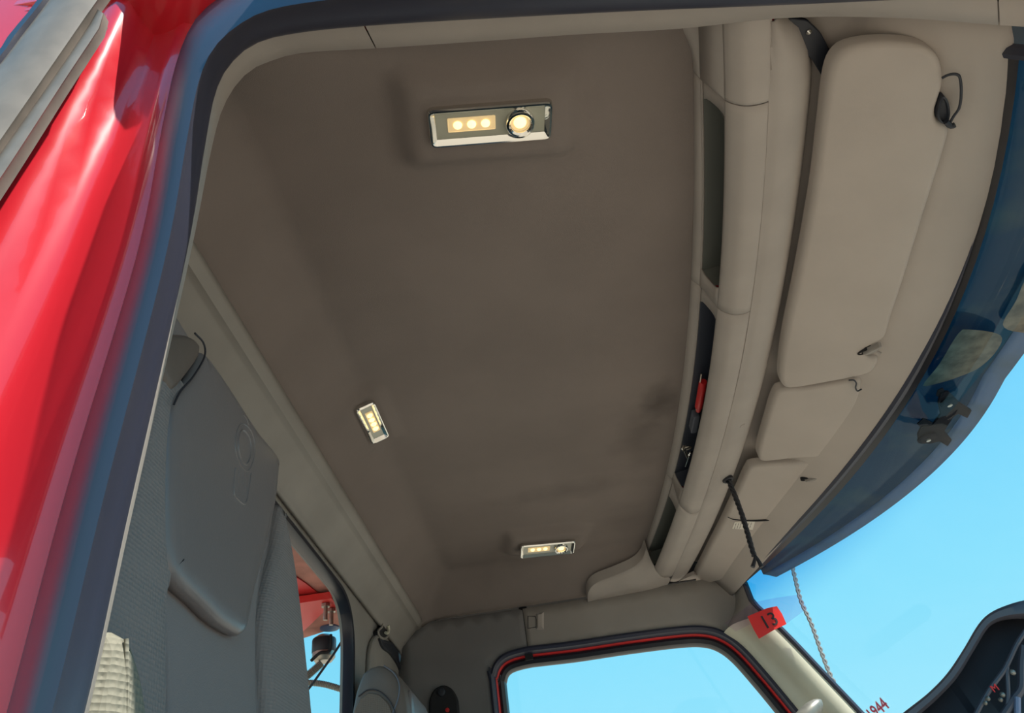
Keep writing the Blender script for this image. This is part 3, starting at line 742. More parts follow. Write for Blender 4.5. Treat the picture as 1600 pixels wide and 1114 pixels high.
def tanp(px, z=.6925):
    P = [hz(p, z + .0) for p in px]; o2 = cl2([Vector((q.x, q.y)) for q in P], 40); 
    def zz(x, y):
        e = evx(y); k = (e - x) / .034
        return (.6935 if k > 1 else .6935 - .013 * (1 - k)) + (min(1, (k - 1) / 3) * .010 if k > 1 else 0) - .006
    V, Fc = sheet(o2, .03, lambda a, b: (a, b, zz(a, b))); mk('dust_film', V, Fc, M['dust'], sh, label='tan dusty patch')
tanp([(1444, 606), (1470, 572), (1500, 524), (1518, 517), (1562, 522), (1556, 545), (1530, 572), (1500, 588), (1470, 600)])
tanp([(1566, 506), (1586, 470), (1605, 430), (1640, 400), (1650, 460), (1612, 505), (1588, 515)])
# shade bracket
zb = .676
def hzb(p): q = hz(p, zb); return Vector((q.x, q.y))
br = thing('shade_bracket', hz((1480, 650), zb), 'dark metal bracket with two bolts clamping the roof sun shade', 'bracket')
b1 = [(1466, 630), (1470, 614), (1482, 612), (1500, 630), (1519, 642), (1512, 654), (1497, 647), (1490, 652), (1476, 674), (1488, 688), (1481, 698), (1468, 690), (1452, 694), (1436, 692), (1434, 680), (1440, 668), (1458, 664), (1470, 648)]
o2 = [hzb(p) for p in b1]
mk('clamp_plate', *plate(rpoly(o2, .004, 3), lambda a, b, h: (a, b, zb - h), [(0, -.004), (0, -.001), (.001, 0)], 0), M['matte'], br)
for (cx_, cy_, r_) in ((1481, 628, .015), (1448, 683, .019)):
    q = hz((cx_, cy_), zb - .001)
    mk('mounting_pad', *lathe(q, Vector((0, 0, -1)), [(0, 0), (r_, 0), (r_, .004), (r_ * .85, .006), (0, .006)], 26), M['matte'], br)
    mk('bolt', *lathe(q, Vector((0, 0, -1)), [(0, .005), (.005, .005), (.005, .009), (.003, .010), (0, .010)], 6), M['steel'], br)
for px in ([(1434, 664), (1444, 655), (1458, 662), (1455, 668), (1438, 668)], [(1464, 620), (1466, 612), (1474, 608), (1480, 616), (1472, 624)]):
    mk('tab', *plate([hzb(p) for p in px], lambda a, b, h: (a, b, zb + .002 - h), [(0, -.002), (0, 0)], 0), M['matte'], br)

# ---- lamps
def lamp(c, ex, ey, L, Wd, leds, spot, label, led_x0, led_dx, spot_x):
    ez = ex.cross(ey).normalized()
    if ez.z > 0: ez = -ez
    t = thing('dome_lamp', c, label, 'lamp', 'lit dome lamps in the headliner')
    def f(a, b, h): return c + ex * a + ey * b + ez * h
    ol_ = rpoly([(-L, -Wd), (L, -Wd), (L, Wd), (-L, Wd)], .010, 6)
    mk('chrome_bezel', *grid([[f(p.x, p.y, h) for p in inset(ol_, d)] for d, h in ((-.001, -.006), (0, .004), (.0015, .0062), (.0035, .0064), (.0095, .0005), (.010, -.002))], True), M['chrome'], t, smooth=25)
    mk('lens_plate', *plate(inset(ol_, .0093), f, [(0, -.004), (0, -.0006), (.0006, 0)], 0), M['lens'], t)
    mk('led_tray', *plate(rpoly([(led_x0 - led_dx * .72, -Wd * .42), (led_x0 + led_dx * (leds - .28), -Wd * .42), (led_x0 + led_dx * (leds - .28), Wd * .32), (led_x0 - led_dx * .72, Wd * .32)], .002, 3), f, [(0, -.001), (0, .0008), (.0008, .0012), (.0014, .0004)], 0), M['halo'], t)
    for i in range(leds):
        q = f(led_x0 + i * led_dx, -Wd * .05, .0008)
        mk('led', *lathe(q, ez, [(.0058, 0), (.0056, .0015), (.004, .003), (.002, .0038), (0, .004)], 20), M['led'], t)
    if spot:
        q = f(spot_x, 0, .002)
        mk('spot_ring', *lathe(q, ez, [(.0195, -.002), (.0195, .005), (.0180, .0072), (.0155, .0075), (.0132, .005), (.0125, -.001)], 36), M['chrome'], t)
        mk('spot_reflector', *lathe(q, ez, [(.0127, .002), (.010, .0008), (0, .0)], 28), M['halo'], t)
        mk('spot_led', *lathe(q, ez, [(.0085, .0008), (.008, .0028), (.005, .0045), (0, .005)], 22), M['led'], t)
    return t
def surf_frame(x, y, yaw, drop=.003):
    d = .004; gx = (zc(x + d, y) - zc(x - d, y)) / (2 * d); gy = (zc(x, y + d) - zc(x, y - d)) / (2 * d)
    ex = Vector((math.cos(yaw), math.sin(yaw), gx * math.cos(yaw) + gy * math.sin(yaw))).normalized()
    ey = Vector((-math.sin(yaw), math.cos(yaw), -gx * math.sin(yaw) + gy * math.cos(yaw))); ey = (ey - ex * ey.dot(ex)).normalized()
    return Vector((x, y, zc(x, y) - drop)), ex, ey
c, ex, ey = surf_frame(L1[0], L1[1], math.radians(5))
lamp(c, ex, ey, .081, .0285, 3, True, 'largest lit dome lamp, near the open door, with three leds and a round spot', -.043, .0182, .0385)
c, ex, ey = surf_frame(L3[0], L3[1], math.radians(9), .011)
ey = (ey * math.cos(.22) + Vector((0, 0, -1)) * math.sin(.22)); ey = (ey - ex * ey.dot(ex)).normalized()
lamp(c, ex, ey, .078, .0285, 3, True, 'lit dome lamp at the far end of the headliner with three leds and a spot', -.043, .0182, .0385)
c, ex, ey = surf_frame(L2[0], L2[1], math.radians(90), .007)
lamp(c, ex, ey, .066, .021, 4, False, 'small lit lamp without a spot on the rear slope of the headliner', -.026, .0165, 0)

# ---- near seat
RN = Vector((1, 0, .10)).normalized(); RU = Vector((-.10, 0, 1)).normalized()
def seatmap(o): return (lambda a, b, h: o + Vector((0, a, 0)) + RU * b + RN * h)
OS_ = Vector((-.335, 0, .2)); fs = seatmap(OS_)
def sp(px, h=0):
    o = OS_ + RN * h; return [Vector((q.y, (q - o).dot(RU))) for q in (hp(p, o, RN) for p in px)]
st = thing('driver_seat', (-.30, .66, -.45), 'high-backed grey cloth seat with a smooth leather headrest panel beside the open door', 'seat')
# backrest core
bk = sp([(430, 770), (441, 830), (452, 890), (461, 960), (469, 1040), (476, 1114), (483, 1220)])
bko = [Vector((bk[-1].x, -.62))] + bk[::-1] + [Vector((bk[0].x - .03, bk[0].y + .05)), Vector((.60, .42)), Vector((.56, .34)), Vector((.51, .12)), Vector((.49, -.05)), Vector((.49, -.62))]
V, Fc = plate(resamp(rpoly(bko, .02, 4), 160, True), fs, rnd(.03, .075), .04)
back = mk('backrest', V, Fc, M['seatplain'], st, smooth=70)
def fsh(h0): return lambda a, b, h: fs(a, b, h + h0)
# far bolster with pin-dot cloth
fb = sp([(428, 790), (420, 850), (408, 905), (400, 960), (400, 1040), (404, 1114), (408, 1220), (480, 1220), (473, 1114), (466, 1040), (458, 960), (449, 890), (438, 830)])
V, Fc = plate(cl2(fb, 110), fsh(.012), [(0, -.03), (0, -.008), (.003, -.003), (.008, 0), (.014, .003)], .03)
mk('far_bolster', V, Fc, M['seatcloth'], st, smooth=70)
cpx = sp([(252, 905), (262, 780), (400, 780), (412, 850), (402, 960), (402, 1114), (410, 1220), (256, 1220), (264, 1114), (260, 1000)], .014)
V, Fc = plate(cl2(cpx, 90), fsh(.014), [(0, -.02), (0, -.004), (.002, -.001), (.006, 0)], .03)
mk('centre_panel', V, Fc, M['seatplain'], st, smooth=70)
# near side wing with pin-dot cloth
nb = [Vector((max(q.x, .474), q.y)) for q in sp([(256, 560), (240, 600), (205, 740), (165, 900), (120, 1080), (100, 1220), (262, 1220), (266, 1114), (266, 1000), (268, 930), (280, 905), (290, 880), (288, 760), (286, 650), (292, 600)], .024)]
V, Fc = plate(cl2(nb, 150), fsh(.024), [(0, -.03), (0, -.008), (.003, -.003), (.008, 0), (.014, .003)], .03)
mk('near_bolster', V, Fc, M['seatcloth'], st, smooth=70)
# lower side bolster standing proud, catches the sun
h_ = .045
lbp = [(.476, -.35), (.476, -.030), (.480, -.016), (.492, -.010), (.508, -.016), (.527, -.036), (.544, -.068), (.556, -.12), (.566, -.35)]
lbp = [Vector(p) for p in lbp]
lbp = resamp(rpoly(lbp, .006, 3), 130, True)
V, Fc = plate(lbp, fsh(h_), [(0, -.06), (0, -.022), (.003, -.012), (.009, -.004), (.018, 0)], .03)
sbol = mk('side_bolster', V, Fc, M['seatcream'], st, smooth=70, label='pale sunlit side bolster')
mk('piping', *tube([fs(a, b, h_ - .0005) for a, b in ((.490, -.022), (.496, -.05), (.502, -.09), (.507, -.16), (.510, -.3))], .0016, 8, n=40), M['seatcream'], sbol)
# headrest panel
hh = .032
hpx = [(316, 560), (322, 548), (345, 577), (372, 618), (404, 668), (434, 706), (440, 722), (439, 745), (434, 790), (421, 850), (405, 915), (396, 958), (391, 982), (383, 990), (370, 985), (345, 968), (315, 938), (290, 915), (276, 898), (270, 876), (267, 840), (266, 760), (268, 690), (273, 640), (280, 614), (300, 590)]
hp2 = cl2(sp(hpx, hh), 200)
V, Fc = plate(hp2, fsh(hh), [(.004, -.020), (.001, -.013), (0, -.010), (.0015, -.005), (.005, -.002), (.010, 0), (.02, .001)], .02)
hr_ = mk('headrest_panel', V, Fc, M['leather'], st, smooth=70)
# leather lobe at the top of the headrest
lob = cl2(sp([(262, 522), (280, 518), (302, 521), (316, 536), (317, 558), (300, 586), (280, 610), (270, 606), (258, 580), (246, 552)], hh), 70)
V, Fc = plate(lob, fsh(hh - .002), [(.001, -.03), (0, -.012), (.002, -.005), (.005, -.001), (.009, .001)], .02)
lo_ = mk('headrest_wing', V, Fc, M['brownleather'], st, smooth=70)
mk('piping', *tube([fs(q.x, q.y, hh + .001) for q in sp([(303, 521), (317, 537), (318, 558), (301, 588), (281, 611), (270, 632)], hh)], .0011, 8, n=40), M['dark'], lo_)
# pressed emblem: an upright shield above a tapered lower panel with fine pleats
def emb(px, r, closed=True): return tube([fs(q.x, q.y, hh + .0008) for q in sp(px, hh)], r, 6, closed=closed, n=40)
em = join(emb([(379, 672), (388, 684), (391, 702), (388, 720), (382, 726), (375, 716), (371, 698), (373, 680)], .0016),
          emb([(378, 662), (392, 676), (397, 704), (391, 730), (383, 736), (372, 722), (366, 698), (369, 674)], .0012),
          emb([(379, 648), (384, 655), (387, 664)], .0009, False),
          emb([(366, 732), (364, 768), (368, 778), (382, 787), (388, 760), (391, 740)], .0014, False),
          *[emb([(371 + 4.5 * i, 738), (370 + 4.2 * i, 770 + i)], .0005, False) for i in range(4)])
mk('pressed_emblem', *em, M['leather'], hr_)
# seat squab below the frame
V, Fc = plate(rpoly([(-.34, .42), (.16, .42), (.16, .90), (-.34, .90)], .06, 5), lambda a, b, h: (a, b, -.46 + h), rnd(.04, .12), .1)
mk('seat_cushion', V, Fc, M['seatcloth'], st)
mk('seat_base', *box((-.30, .46, -1.0), (.12, .86, -.57)), M['dark'], st)

# ---- far seat
fst = thing('passenger_seat', (-.40, 2.0, -.45), 'far brown-grey seat whose rounded headrest shows beside the rear window', 'seat')
# side outline (x,z) of the headrest, extruded along y
hx0 = [hy(p, 1.69) for p in [(549, 1114), (556, 1078), (566, 1052), (582, 1039), (600, 1038), (618, 1048), (628, 1066), (633, 1090), (636, 1114)]]
side = [Vector((q.x, q.z)) for q in hx0]
side = [Vector((side[0].x - .01, -.3))] + side + [Vector((side[-1].x + .03, -.3))]
side2 = resamp(side, 90, True)
V, Fc = plate(side2, lambda a, b, h: (a, 1.69 - h, b), [(.02, -.33), (.004, -.315), (0, -.29), (0, -.012), (.002, -.004), (.008, 0)], .03)
fbk = mk('headrest', V, Fc, M['brownleather'], fst, smooth=60)
pp_ = [hy(p, 1.6875) for p in [(560, 1088), (575, 1078), (592, 1080), (608, 1094), (618, 1114)]]
mk('seam', *tube(pp_, .0014, 6, n=24), M['dark'], fbk)
pp_ = [hy(p, 1.6885) for p in [(600, 1040), (616, 1052), (624, 1070), (622, 1092), (614, 1114)]]
mk('piping', *tube(pp_, .0018, 6, n=24), M['greycan'], fbk)
lwr = [Vector((q.x, q.z)) for q in (hy(p, 1.688) for p in [(553, 1110), (562, 1092), (576, 1082), (592, 1084), (607, 1098), (614, 1116)])]
lwr = [Vector((lwr[0].x, .2))] + lwr + [Vector((lwr[-1].x, .2))]
mk('side_cloth', *plate(resamp(lwr, 60, True), lambda a, b, h: (a, 1.6875 - h, b), [(0, -.006), (0, -.001), (.002, .0005)], .03), M['brownseat'], fbk)
# blue-lit front face and embroidered letters
def text_mesh(s, size, o, ex, ey, extr=.0005):
    cu = bpy.data.curves.new('t', 'FONT'); cu.body = s; cu.size = size; cu.extrude = extr; cu.resolution_u = 4
    ob = bpy.data.objects.new('t', cu); COL.objects.link(ob); bpy.context.view_layer.update()
    me = bpy.data.meshes.new_from_object(ob.evaluated_get(bpy.context.evaluated_depsgraph_get()))
    V = [v.co.copy() for v in me.vertices]; Fc = [tuple(p.vertices) for p in me.polygons]
    bpy.data.objects.remove(ob); bpy.data.curves.remove(cu); bpy.data.meshes.remove(me)
    ez = ex.cross(ey).normalized(); return [o + ex * v.x + ey * v.y + ez * v.z for v in V], Fc
xf = max(p.x for p in side[:-1])
mk('front_panel', *plate(rpoly([(1.72, .0), (1.99, .0), (1.99, .40), (1.95, .44), (1.74, .44)], .03, 4), lambda a, b, h: (xf - .010 + h - .0 * (b - .3), a, b), [(0, -.02), (0, .004), (.004, .008), (.01, .010)], .04), M['leather'], fst, smooth=60)
tv = text_mesh('02', .045, Vector((xf + .0025, 1.80, .36)), Vector((0, 1, 0)), Vector((0, 0, 1)))
mk('embroidery', *tv, M['dark'], fst)
V, Fc = plate(rpoly([(-.40, 1.72), (.10, 1.72), (.10, 2.18), (-.40, 2.18)], .06, 5), lambda a, b, h: (a, b, -.46 + h), rnd(.04, .12), .1)
mk('seat_cushion', V, Fc, M['seatcloth'], fst)
mk('seat_base', *box((-.30, 1.76, -1.0), (.06, 2.14, -.57)), M['dark'], fst)

# ---- coat hook on the rear corner trim, belt slot, belt guide
xr = -.470
xr = -.460
hk = thing('coat_hook', hx((600, 980), xr), 'small recessed coat hook on the rear corner trim beside the rear window', 'hook')
def fr2(a, b, h): return Vector((xr + h, a, b))
def rpx(px): return [Vector((q.y, q.z)) for q in (hx(p, xr) for p in px)]
hk_o = cl2(rpx([(601, 964), (606, 968), (608, 982), (606, 993), (600, 998), (593, 994), (591, 986), (597, 979), (598, 969)]), 50)
mk('hook_rim', *tube([fr2(p.x, p.y, .0) for p in hk_o], .0032, 8, closed=True), M['pillar'], hk)
mk('recess', *plate(inset(hk_o, .0005), fr2, [(0, -.016), (0, .0)], 0), M['gap'], hk)
mk('hook_tip', *tube([fr2(q.x, q.y, .006) for q in rpx([(603, 978), (604, 985), (602, 990), (599, 989)])], .004, 8, n=10), M['cream'], hk)
xr = -.470
gr = cl2(rpx([(592, 994), (600, 1000), (612, 1004), (624, 1014), (632, 1030), (635, 1050), (630, 1060), (622, 1040), (610, 1022), (598, 1012)]), 70)
mk('belt_slot', *plate(gr, fr2, [(0, -.004), (0, .002), (.004, .004), (.008, .001)], 0), M['dark'], label='dark curved belt slot moulded into the rear corner trim below the coat hook', cat='slot')
arc = [fr2(q.x, q.y, .002) for q in rpx([(595, 990), (582, 1000), (576, 1018), (574, 1050), (572, 1114)])]
mk('trim_10', *tube(arc, .006, 8, n=40), M['pillar'], kind='structure')
bg_px = [(672, 1114), (673, 1095), (680, 1080), (694, 1073), (708, 1079), (716, 1094), (718, 1114), (720, 1160), (672, 1160)]
bg2 = cl2(px2(bg_px), 60)
belt = thing('belt_guide', ffar(bg2[0].x, bg2[0].y), 'black round-topped belt guide on the far pillar left of the door window', 'belt guide')
mk('housing', *plate(bg2, lambda a, b, h: ffar(a, b, .02 + h), [(0, -.02), (0, -.004), (.004, 0)], .0), M['gap'], belt)
mk('bolt', *lathe(ffar(*px2([(692, 1084)])[0], .021), Vector((0, -1, 0)), [(.012, 0), (.011, .004), (.006, .006), (0, .005)], 16), M['dark'], belt)
q = px2([(701, 1112)])[0]
mk('red_button', *lathe(ffar(q.x, q.y, .021), Vector((0, -1, 0)), [(.006, 0), (.006, .003), (0, .004)], 12), M['redsat'], belt)
# moulded catch on the far header
ct = px2([(825, 963), (836, 963), (838, 968), (838, 980), (825, 982)])
ca = thing('trim_catch', ffar(ct[0].x, ct[0].y), 'small moulded catch on the far header trim beside a panel seam', 'catch')
mk('catch_outline', *tube([ffar(p.x, p.y, .0015) for p in ct], .0012, 6, closed=True), M['gap'], ca)
c2_ = px2([(838, 959), (850, 956), (850, 984), (838, 984)])
mk('finger_ramp', *plate(c2_, lambda a, b, h: ffar(a, b, .007 + h), [(0, -.008), (.0, -.006), (.006, 0)], 0), M['taupe'], ca)

# ---- grab handle
ga, gb = hy((1215, 1175), 2.13), hy((1283, 1094), 2.13)
gh = [ga, ga.lerp(gb, .3), ga.lerp(gb, .6), ga.lerp(gb, .8), gb]
def cap_r(t): return .0245 * (1 if t < .62 else max(.02, 1 - ((t - .62) / .38) ** 2) ** .5)
V, Fc = tube(cat(gh, 40), .0245, 24, rad=cap_r)
mk('grab_handle', V, Fc, M['silver'], label='rounded silver-grey grab handle end at the foot of the far windscreen pillar', cat='handle')

# ---- sticker and clear tape at the pillar head
def tri_sheet(name, pts, m, **k):
    n = len(pts); c_ = sum(pts, Vector()) / n
    return mk(name, [c_] + pts, [(0, i + 1, (i + 1) % n + 1) for i in range(n)], m, smooth=10, **k)
ys_ = 2.140
def st3(p): return hy(p, ys_)
stk = [(1168, 963), (1199, 950), (1214, 947), (1222, 959), (1229, 975), (1208, 985), (1186, 998), (1178, 984)]
V = [st3(p) for p in stk]; nV = len(V)
stick = mk('red_sticker', V + [p + Vector((0, .0008, 0)) for p in V], [tuple(range(nV)), tuple(range(2 * nV - 1, nV - 1, -1))] + [(i, i + nV, (i + 1) % nV + nV, (i + 1) % nV) for i in range(nV)], M['redpl'], label='red sticker numbered 13 at the top of the far windscreen pillar', cat='sticker')
o_ = st3((1194, 984)); exv = (st3((1222, 972)) - o_); eyv = (st3((1185, 964)) - o_); k_ = exv.normalized(); ky = (eyv - k_ * eyv.dot(k_)).normalized()
mk('number', *text_mesh('13', eyv.length * 1.4, o_ + Vector((0, -.0012, 0)), k_, ky), M['inkblack'], stick)
tp = [(1132, 973), (1176, 941), (1210, 934), (1250, 928), (1262, 950), (1229, 974), (1214, 947), (1199, 950), (1168, 963), (1172, 975), (1150, 986)]
tpv, tpf = sheet([Vector((st3(p).x, st3(p).z)) for p in tp], 0, lambda a, b: (a, ys_ + .003, b))
mk('clear_tape', tpv, tpf, M['tape'], label='strip of clear tape holding the red sticker to the glass edge', cat='tape')

# ---- number lettering on the windscreen
qg = [rows[i][j] for i in (12, 14) for j in (21, 23)]
gn = (qg[1] - qg[0]).cross(qg[2] - qg[0]).normalized()
# find glass point under the text by marching the grid
def glass_hit(p):
    r = ray(*p); best = None
    for i in range(NG - 1):
        for j in range(29):
            a, b, c_, d = rows[i][j], rows[i][j + 1], rows[i + 1][j + 1], rows[i + 1][j]
            n = (b - a).cross(d - a)
            if abs(n.dot(r)) < 1e-12: continue
            t = n.dot(a) / n.dot(r); q = r * t
            if t > 0 and all(((v2 - v1).cross(q - v1)).dot(n) > -1e-9 for v1, v2 in ((a, b), (b, c_), (c_, d), (d, a))): return q, n.normalized()
    return None
gh_ = glass_hit((1370, 1110))
if gh_:
    q0, n0 = gh_
    def gp(p): return hp(p, q0, n0) * .996
    o_ = gp((1357, 1132)); ex = gp((1390, 1104.5)) - o_; ey = gp((1377, 1089)) - gp((1390.5, 1104)); 
    V, Fc = text_mesh('01944', 1.0, Vector(), Vector((1, 0, 0)), Vector((0, 1, 0)), .0)
    wmax = max(v.x for v in V); hmax = max(v.y for v in V)
    nn = ex.cross(ey).normalized()
    def place(V, off): return [o_ + ex * (v.x / wmax) + ey * (v.y / hmax) + off for v in V]
    num = thing('number_lettering', o_, 'magenta number 1944 lettered on the lower windscreen near the far pillar', 'lettering')
    mk('digits', place(V, -q0.normalized() * .0016), Fc, M['magenta'], num)
    cu = bpy.data.curves.new('t', 'FONT'); cu.body = '01944'; cu.offset = .035
    ob = bpy.data.objects.new('t', cu); COL.objects.link(ob); bpy.context.view_layer.update()
    me = bpy.data.meshes.new_from_object(ob.evaluated_get(bpy.context.evaluated_depsgraph_get()))
    V2 = [v.co.copy() for v in me.vertices]; F2 = [tuple(p.vertices) for p in me.polygons]; bpy.data.objects.remove(ob)
    mk('digit_outline', place(V2, Vector()), F2, M['white'], num)

# ---- dashboard with instrument hood
ds = thing('dashboard', (.62, 1.2, -.3), 'dark dashboard with a curved instrument hood and silver switch clips in the lower right', 'dashboard')
rim = [(1340, 1175), (1380, 1140), (1412, 1113), (1450, 1083), (1480, 1052), (1505, 1015), (1527, 978), (1545, 959), (1572, 946), (1610, 936), (1680, 928), (1760, 930)]
rin = [(1362, 1182), (1404, 1144), (1430, 1120), (1464, 1090), (1494, 1058), (1519, 1018), (1539, 985), (1553, 972), (1576, 965), (1612, 963), (1680, 962), (1760, 962)]
YD = .95
def py(p, y): return hy(p, y)
r0 = [py(p, YD + .02) + Vector((.0, .16, .0)) for p in rim]; r1 = [py(p, YD + .006) for p in rim]; r2 = [py(p, YD) for p in pxl(rim, rin, .25)]; r3 = [py(p, YD) for p in pxl(rim, rin, .8)]
r4 = [py(p, YD + .006) for p in rin]; r5 = [py(p, YD + .05) for p in pxl(rim, rin, 1.25)]
r0 = [q + Vector((.02, .16, -.03)) for q in r1]
M['hood'] = mat('hood_rim_plastic', (.060, .063, .085), .42)
mk('hood_rim', *grid([cat(x, 60) for x in (r0, r1, r2, r3, r4, r5)]), M['hood'], ds, smooth=50)
fill = [py(p, YD + .03) for p in rin] + [py((1760, 1250), YD + .03), py((1362, 1250), YD + .03)]
mk('hood_inside', *sheet(resamp([Vector((q.x, q.z)) for q in fill], 90, True), 0, lambda a, b: (a, YD + .03, b)), M['dark'], ds, thick=.004)
mk('dash_body', *plate(rpoly([(.46, .50), (.88, .50), (.88, 2.2), (.46, 2.2)], .06, 5), lambda a, b, h: (a, b, -.12 + h), rnd(.04, .5), .2), M['dashgrey'], ds)
mk('hood_pod', *box((.42, YD + .035, -.14), (.74, YD + .30, .075)), M['dark'], ds)
yb_ = YD + .012
def strut(px, r): mk('strut', *tube([py(p, yb_) for p in px], r, 8, n=20), M['hood'], ds)
strut([(1602, 986), (1588, 1008), (1570, 1045), (1548, 1075), (1532, 1102), (1518, 1130)], .0028)
strut([(1573, 1036), (1574, 1060), (1575, 1085), (1573, 1114), (1572, 1130)], .0026)
strut([(1600, 1010), (1597, 1040), (1596, 1075), (1585, 1092), (1568, 1118), (1560, 1130)], .0045)
M['bluegrey'] = mat('blue_grey_plastic', (.16, .20, .32), .35)
mk('strut', *tube([py(p, yb_ - .004) for p in [(1590, 1130), (1590, 1110), (1590, 1090)]], .0034, 8, n=8), M['bluegrey'], ds)
for p_, r_ in (((1582, 1051), .0035), ((1543, 1092), .0028), ((1539, 1099), .0025), ((1566, 1086), .0030), ((1563, 1094), .0025)):
    mk('switch_clip', *lathe(py(p_, yb_ - .002), Vector((.2, -1, .3)), [(r_, 0), (r_ * .9, .002), (r_ * .4, .0035), (0, .0036)], 12), M['silver'], ds)
q = py((1556, 1076), yb_ - .003); mk('warning_mark', *text_mesh('M', .011, q - Vector((.004, 0, .004)), Vector((1, 0, .3)).normalized(), Vector((-.3, 0, 1)).normalized()), M['redsat'], ds)

# ---- side rails on the red body
def rail(px_a, px_b, y, m, prs, label, cat_='rail', n=40):
    A_ = pxc(px_a, n); B_ = pxc(px_b, n)
    R = [[hy(p, y + dy) for p in pxl(A_, B_, t)] for t, dy in prs]
    R = [[p + Vector((0, .008, 0)) for p in R[0]]] + R + [[p + Vector((0, .02, 0)) for p in R[-1]]]
    V, Fc = grid(R); return mk('side_rail', V, Fc, m, smooth=45, label=label, cat=cat_)
rail([(205, -60), (157, 0), (100, 82), (0, 228), (-120, 400), (-400, 800)], [(120, -60), (76, 0), (30, 60), (0, 98), (-140, 270), (-440, 690)], .33, M['greyrail'], [(0, .006), (.06, 0), (.3, -.004), (.6, -.006), (.9, 0), (1, .01)], 'wide weathered grey side moulding on the red body outside the door')
rail([(163, 22), (160, 40), (104, 125), (0, 286), (-120, 460), (-400, 860)], [(152, 14), (148, 24), (98, 100), (0, 238), (-120, 408), (-400, 812)], .332, M['greyrail'], [(0, .008), (.15, .001), (.5, 0), (.85, .002), (1, .01)], 'narrow grey side strip with a rounded tip next to the wide moulding')
rail([(115, -60), (75, 0), (28, 60), (0, 100), (-140, 272), (-440, 692)], [(90, -60), (58, 0), (14, 54), (0, 76), (-150, 250), (-460, 670)], .338, M['rubber'], [(0, .0), (.5, -.004), (1, .0)], 'dark navy rubber strip behind the wide grey side moulding')

# ---- things behind the cab, seen through the rear window
ZP = .80
def fz(p, z=ZP): q = hz(p, z); return Vector((q.x, q.y))
pnl = [fz(p) for p in [(400, 780), (600, 940), (560, 970), (462, 1001), (400, 1016), (360, 900)]]
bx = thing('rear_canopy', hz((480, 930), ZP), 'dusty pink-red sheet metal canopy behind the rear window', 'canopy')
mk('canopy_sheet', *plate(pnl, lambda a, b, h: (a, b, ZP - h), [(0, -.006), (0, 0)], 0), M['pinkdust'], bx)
mk('stiffener', *plate([fz(p, ZP - .004) for p in [(400, 860), (448, 892), (478, 912), (508, 936), (455, 946), (400, 950)]], lambda a, b, h: (a, b, ZP - .002 - h), [(0, -.002), (0, .002)], 0), M['redsat'], bx)  # reflected red sheen on the canopy, laid on as a coloured sheet
gus = thing('red_gusset', hz((500, 950), ZP - .03), 'bright red gusset plate with two bolts under the rear canopy', 'bracket')
mk('gusset_plate', *plate([fz(p, ZP - .03) for p in [(400, 950), (456, 944), (518, 935), (526, 944), (532, 953), (517, 958), (506, 956), (461, 999), (400, 1030)]], lambda a, b, h: (a, b, ZP - .03 - h), [(0, -.02), (0, 0)], 0), M['redpl'], gus)
for p_ in ((509, 944), (518, 952)):
    q = hz(p_, ZP - .032)
    mk('bolt', *join(lathe(q, Vector((0, 0, -1)), [(0, 0), (.013, 0), (.013, .008), (0, .008)], 6), cyl(q, Vector((0, 0, -1)), .006, .045, 10)), M['steel'], gus)
q = hz((515, 981), ZP - .002)
mk('plug', *lathe(q, Vector((0, 0, -1)), [(0, -.002), (.030, -.002), (.030, .003), (.02, .004), (0, .004)], 24), M['bluehole'], bx)  # blue-grey disc standing for a hole in the canopy sheet
q = hz((507, 990), ZP - .004)
q = q - Vector((0, 0, .006))
fl = thing('hanging_canister', q, 'dark and silver cylindrical canister hanging below the rear canopy', 'canister')
b_ = hy((506, 1034), q.y); dn = Vector((0, 0, -1)); Lc = abs(b_.z - q.z)
mk('canister_body', *lathe(q, dn, [(0, 0), (.020, 0), (.035, .01), (.036, Lc * .55), (.036, Lc * .85), (.026, Lc), (0, Lc)], 28), M['steel'], fl)
mk('dark_sleeve', *lathe(q + dn * .012, dn, [(.0365, 0), (.0375, .004), (.0375, Lc * .5), (.0365, Lc * .52)], 28), M['dark'], fl)
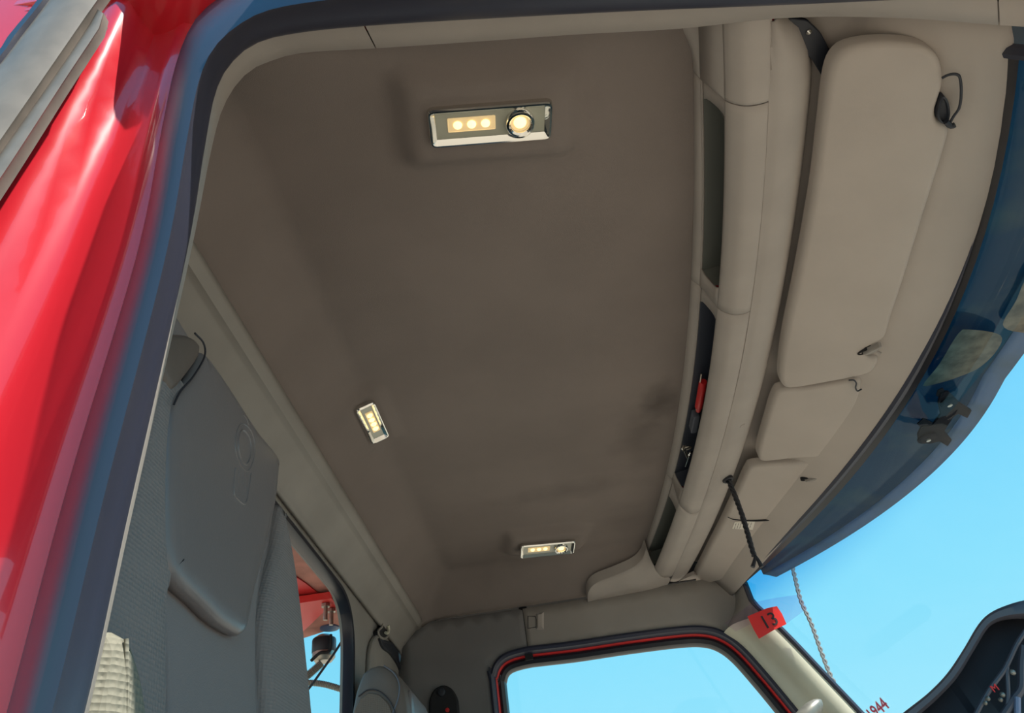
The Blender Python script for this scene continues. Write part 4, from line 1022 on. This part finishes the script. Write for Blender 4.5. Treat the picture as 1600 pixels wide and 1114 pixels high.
mk('strap', *tube([q + Vector((.03, -.03, -.01)), q + Vector((.03, -.035, -.06)), q + Vector((0, -.04, -Lc * .8)), q + Vector((-.03, -.03, -Lc))], .005, 6, n=20), M['gap'], fl)
YB = q.y
def hose(px, r, m, name, label, ribs=0, dy=0):
    P_ = cat([hy(p, YB + dy) for p in px], 120 if ribs else 30)
    mk(name, *tube(P_, r, 10, rad=(lambda t: r * (1 + .16 * math.sin(t * ribs * 6.283))) if ribs else None), m, label=label, cat='hose' if ribs else 'cable')
hose([(466, 1066), (480, 1056), (494, 1044), (503, 1036)], .0115, M['hose'], 'ribbed_hose', 'ribbed grey hose rising to the canister behind the rear window', 22, -.02)
hose([(464, 1070), (478, 1067), (500, 1068), (518, 1072), (534, 1077)], .0085, M['hose'], 'ribbed_hose', 'ribbed grey hose end sticking out sideways below the canister', 26, -.05)
hose([(552, 974), (540, 992), (524, 1018), (500, 1052), (484, 1074), (470, 1090)], .0038, M['dark'], 'black_cable', 'thin black cable running diagonally across the rear window view', 0, -.09)
mk('support_arm', *plate([Vector((q_.x, q_.z)) for q_ in (hy(p, YB + .05) for p in [(455, 1004), (474, 1000), (470, 1016), (462, 1036), (455, 1040)])], lambda a, b, h: (a, YB + .05 - h, b), [(0, -.01), (0, 0)], 0), M['cream'], bx, label='pale support arm')
# outer skins that close the cab behind the trims
mk('wall_far', *sheet([Vector(p) for p in [(-.56, -1.0), (-.56, .90), (.56, .90), (.56, .72), (.52, .735), (-.30, .735), (-.44, .70), (-.49, -.98)]], 0, lambda a, b: (a, 2.335, b)), M['red'], kind='structure')
mk('wall_far', *box((-.56, 2.262, .755), (.62, 2.335, .90)), M['gap'], kind='structure')

fl_ = [hz(p, .757) for p in [(1036, 919.5), (1060, 909), (1085, 897), (1098, 905), (1100, 915), (1062, 922)]]
mk('trim_12', fl_ + [p + Vector((0, 0, .01)) for p in fl_], [tuple(range(6)), tuple(range(11, 5, -1))] + [(i, (i + 1) % 6, (i + 1) % 6 + 6, i + 6) for i in range(6)], M['taupe'], kind='structure')
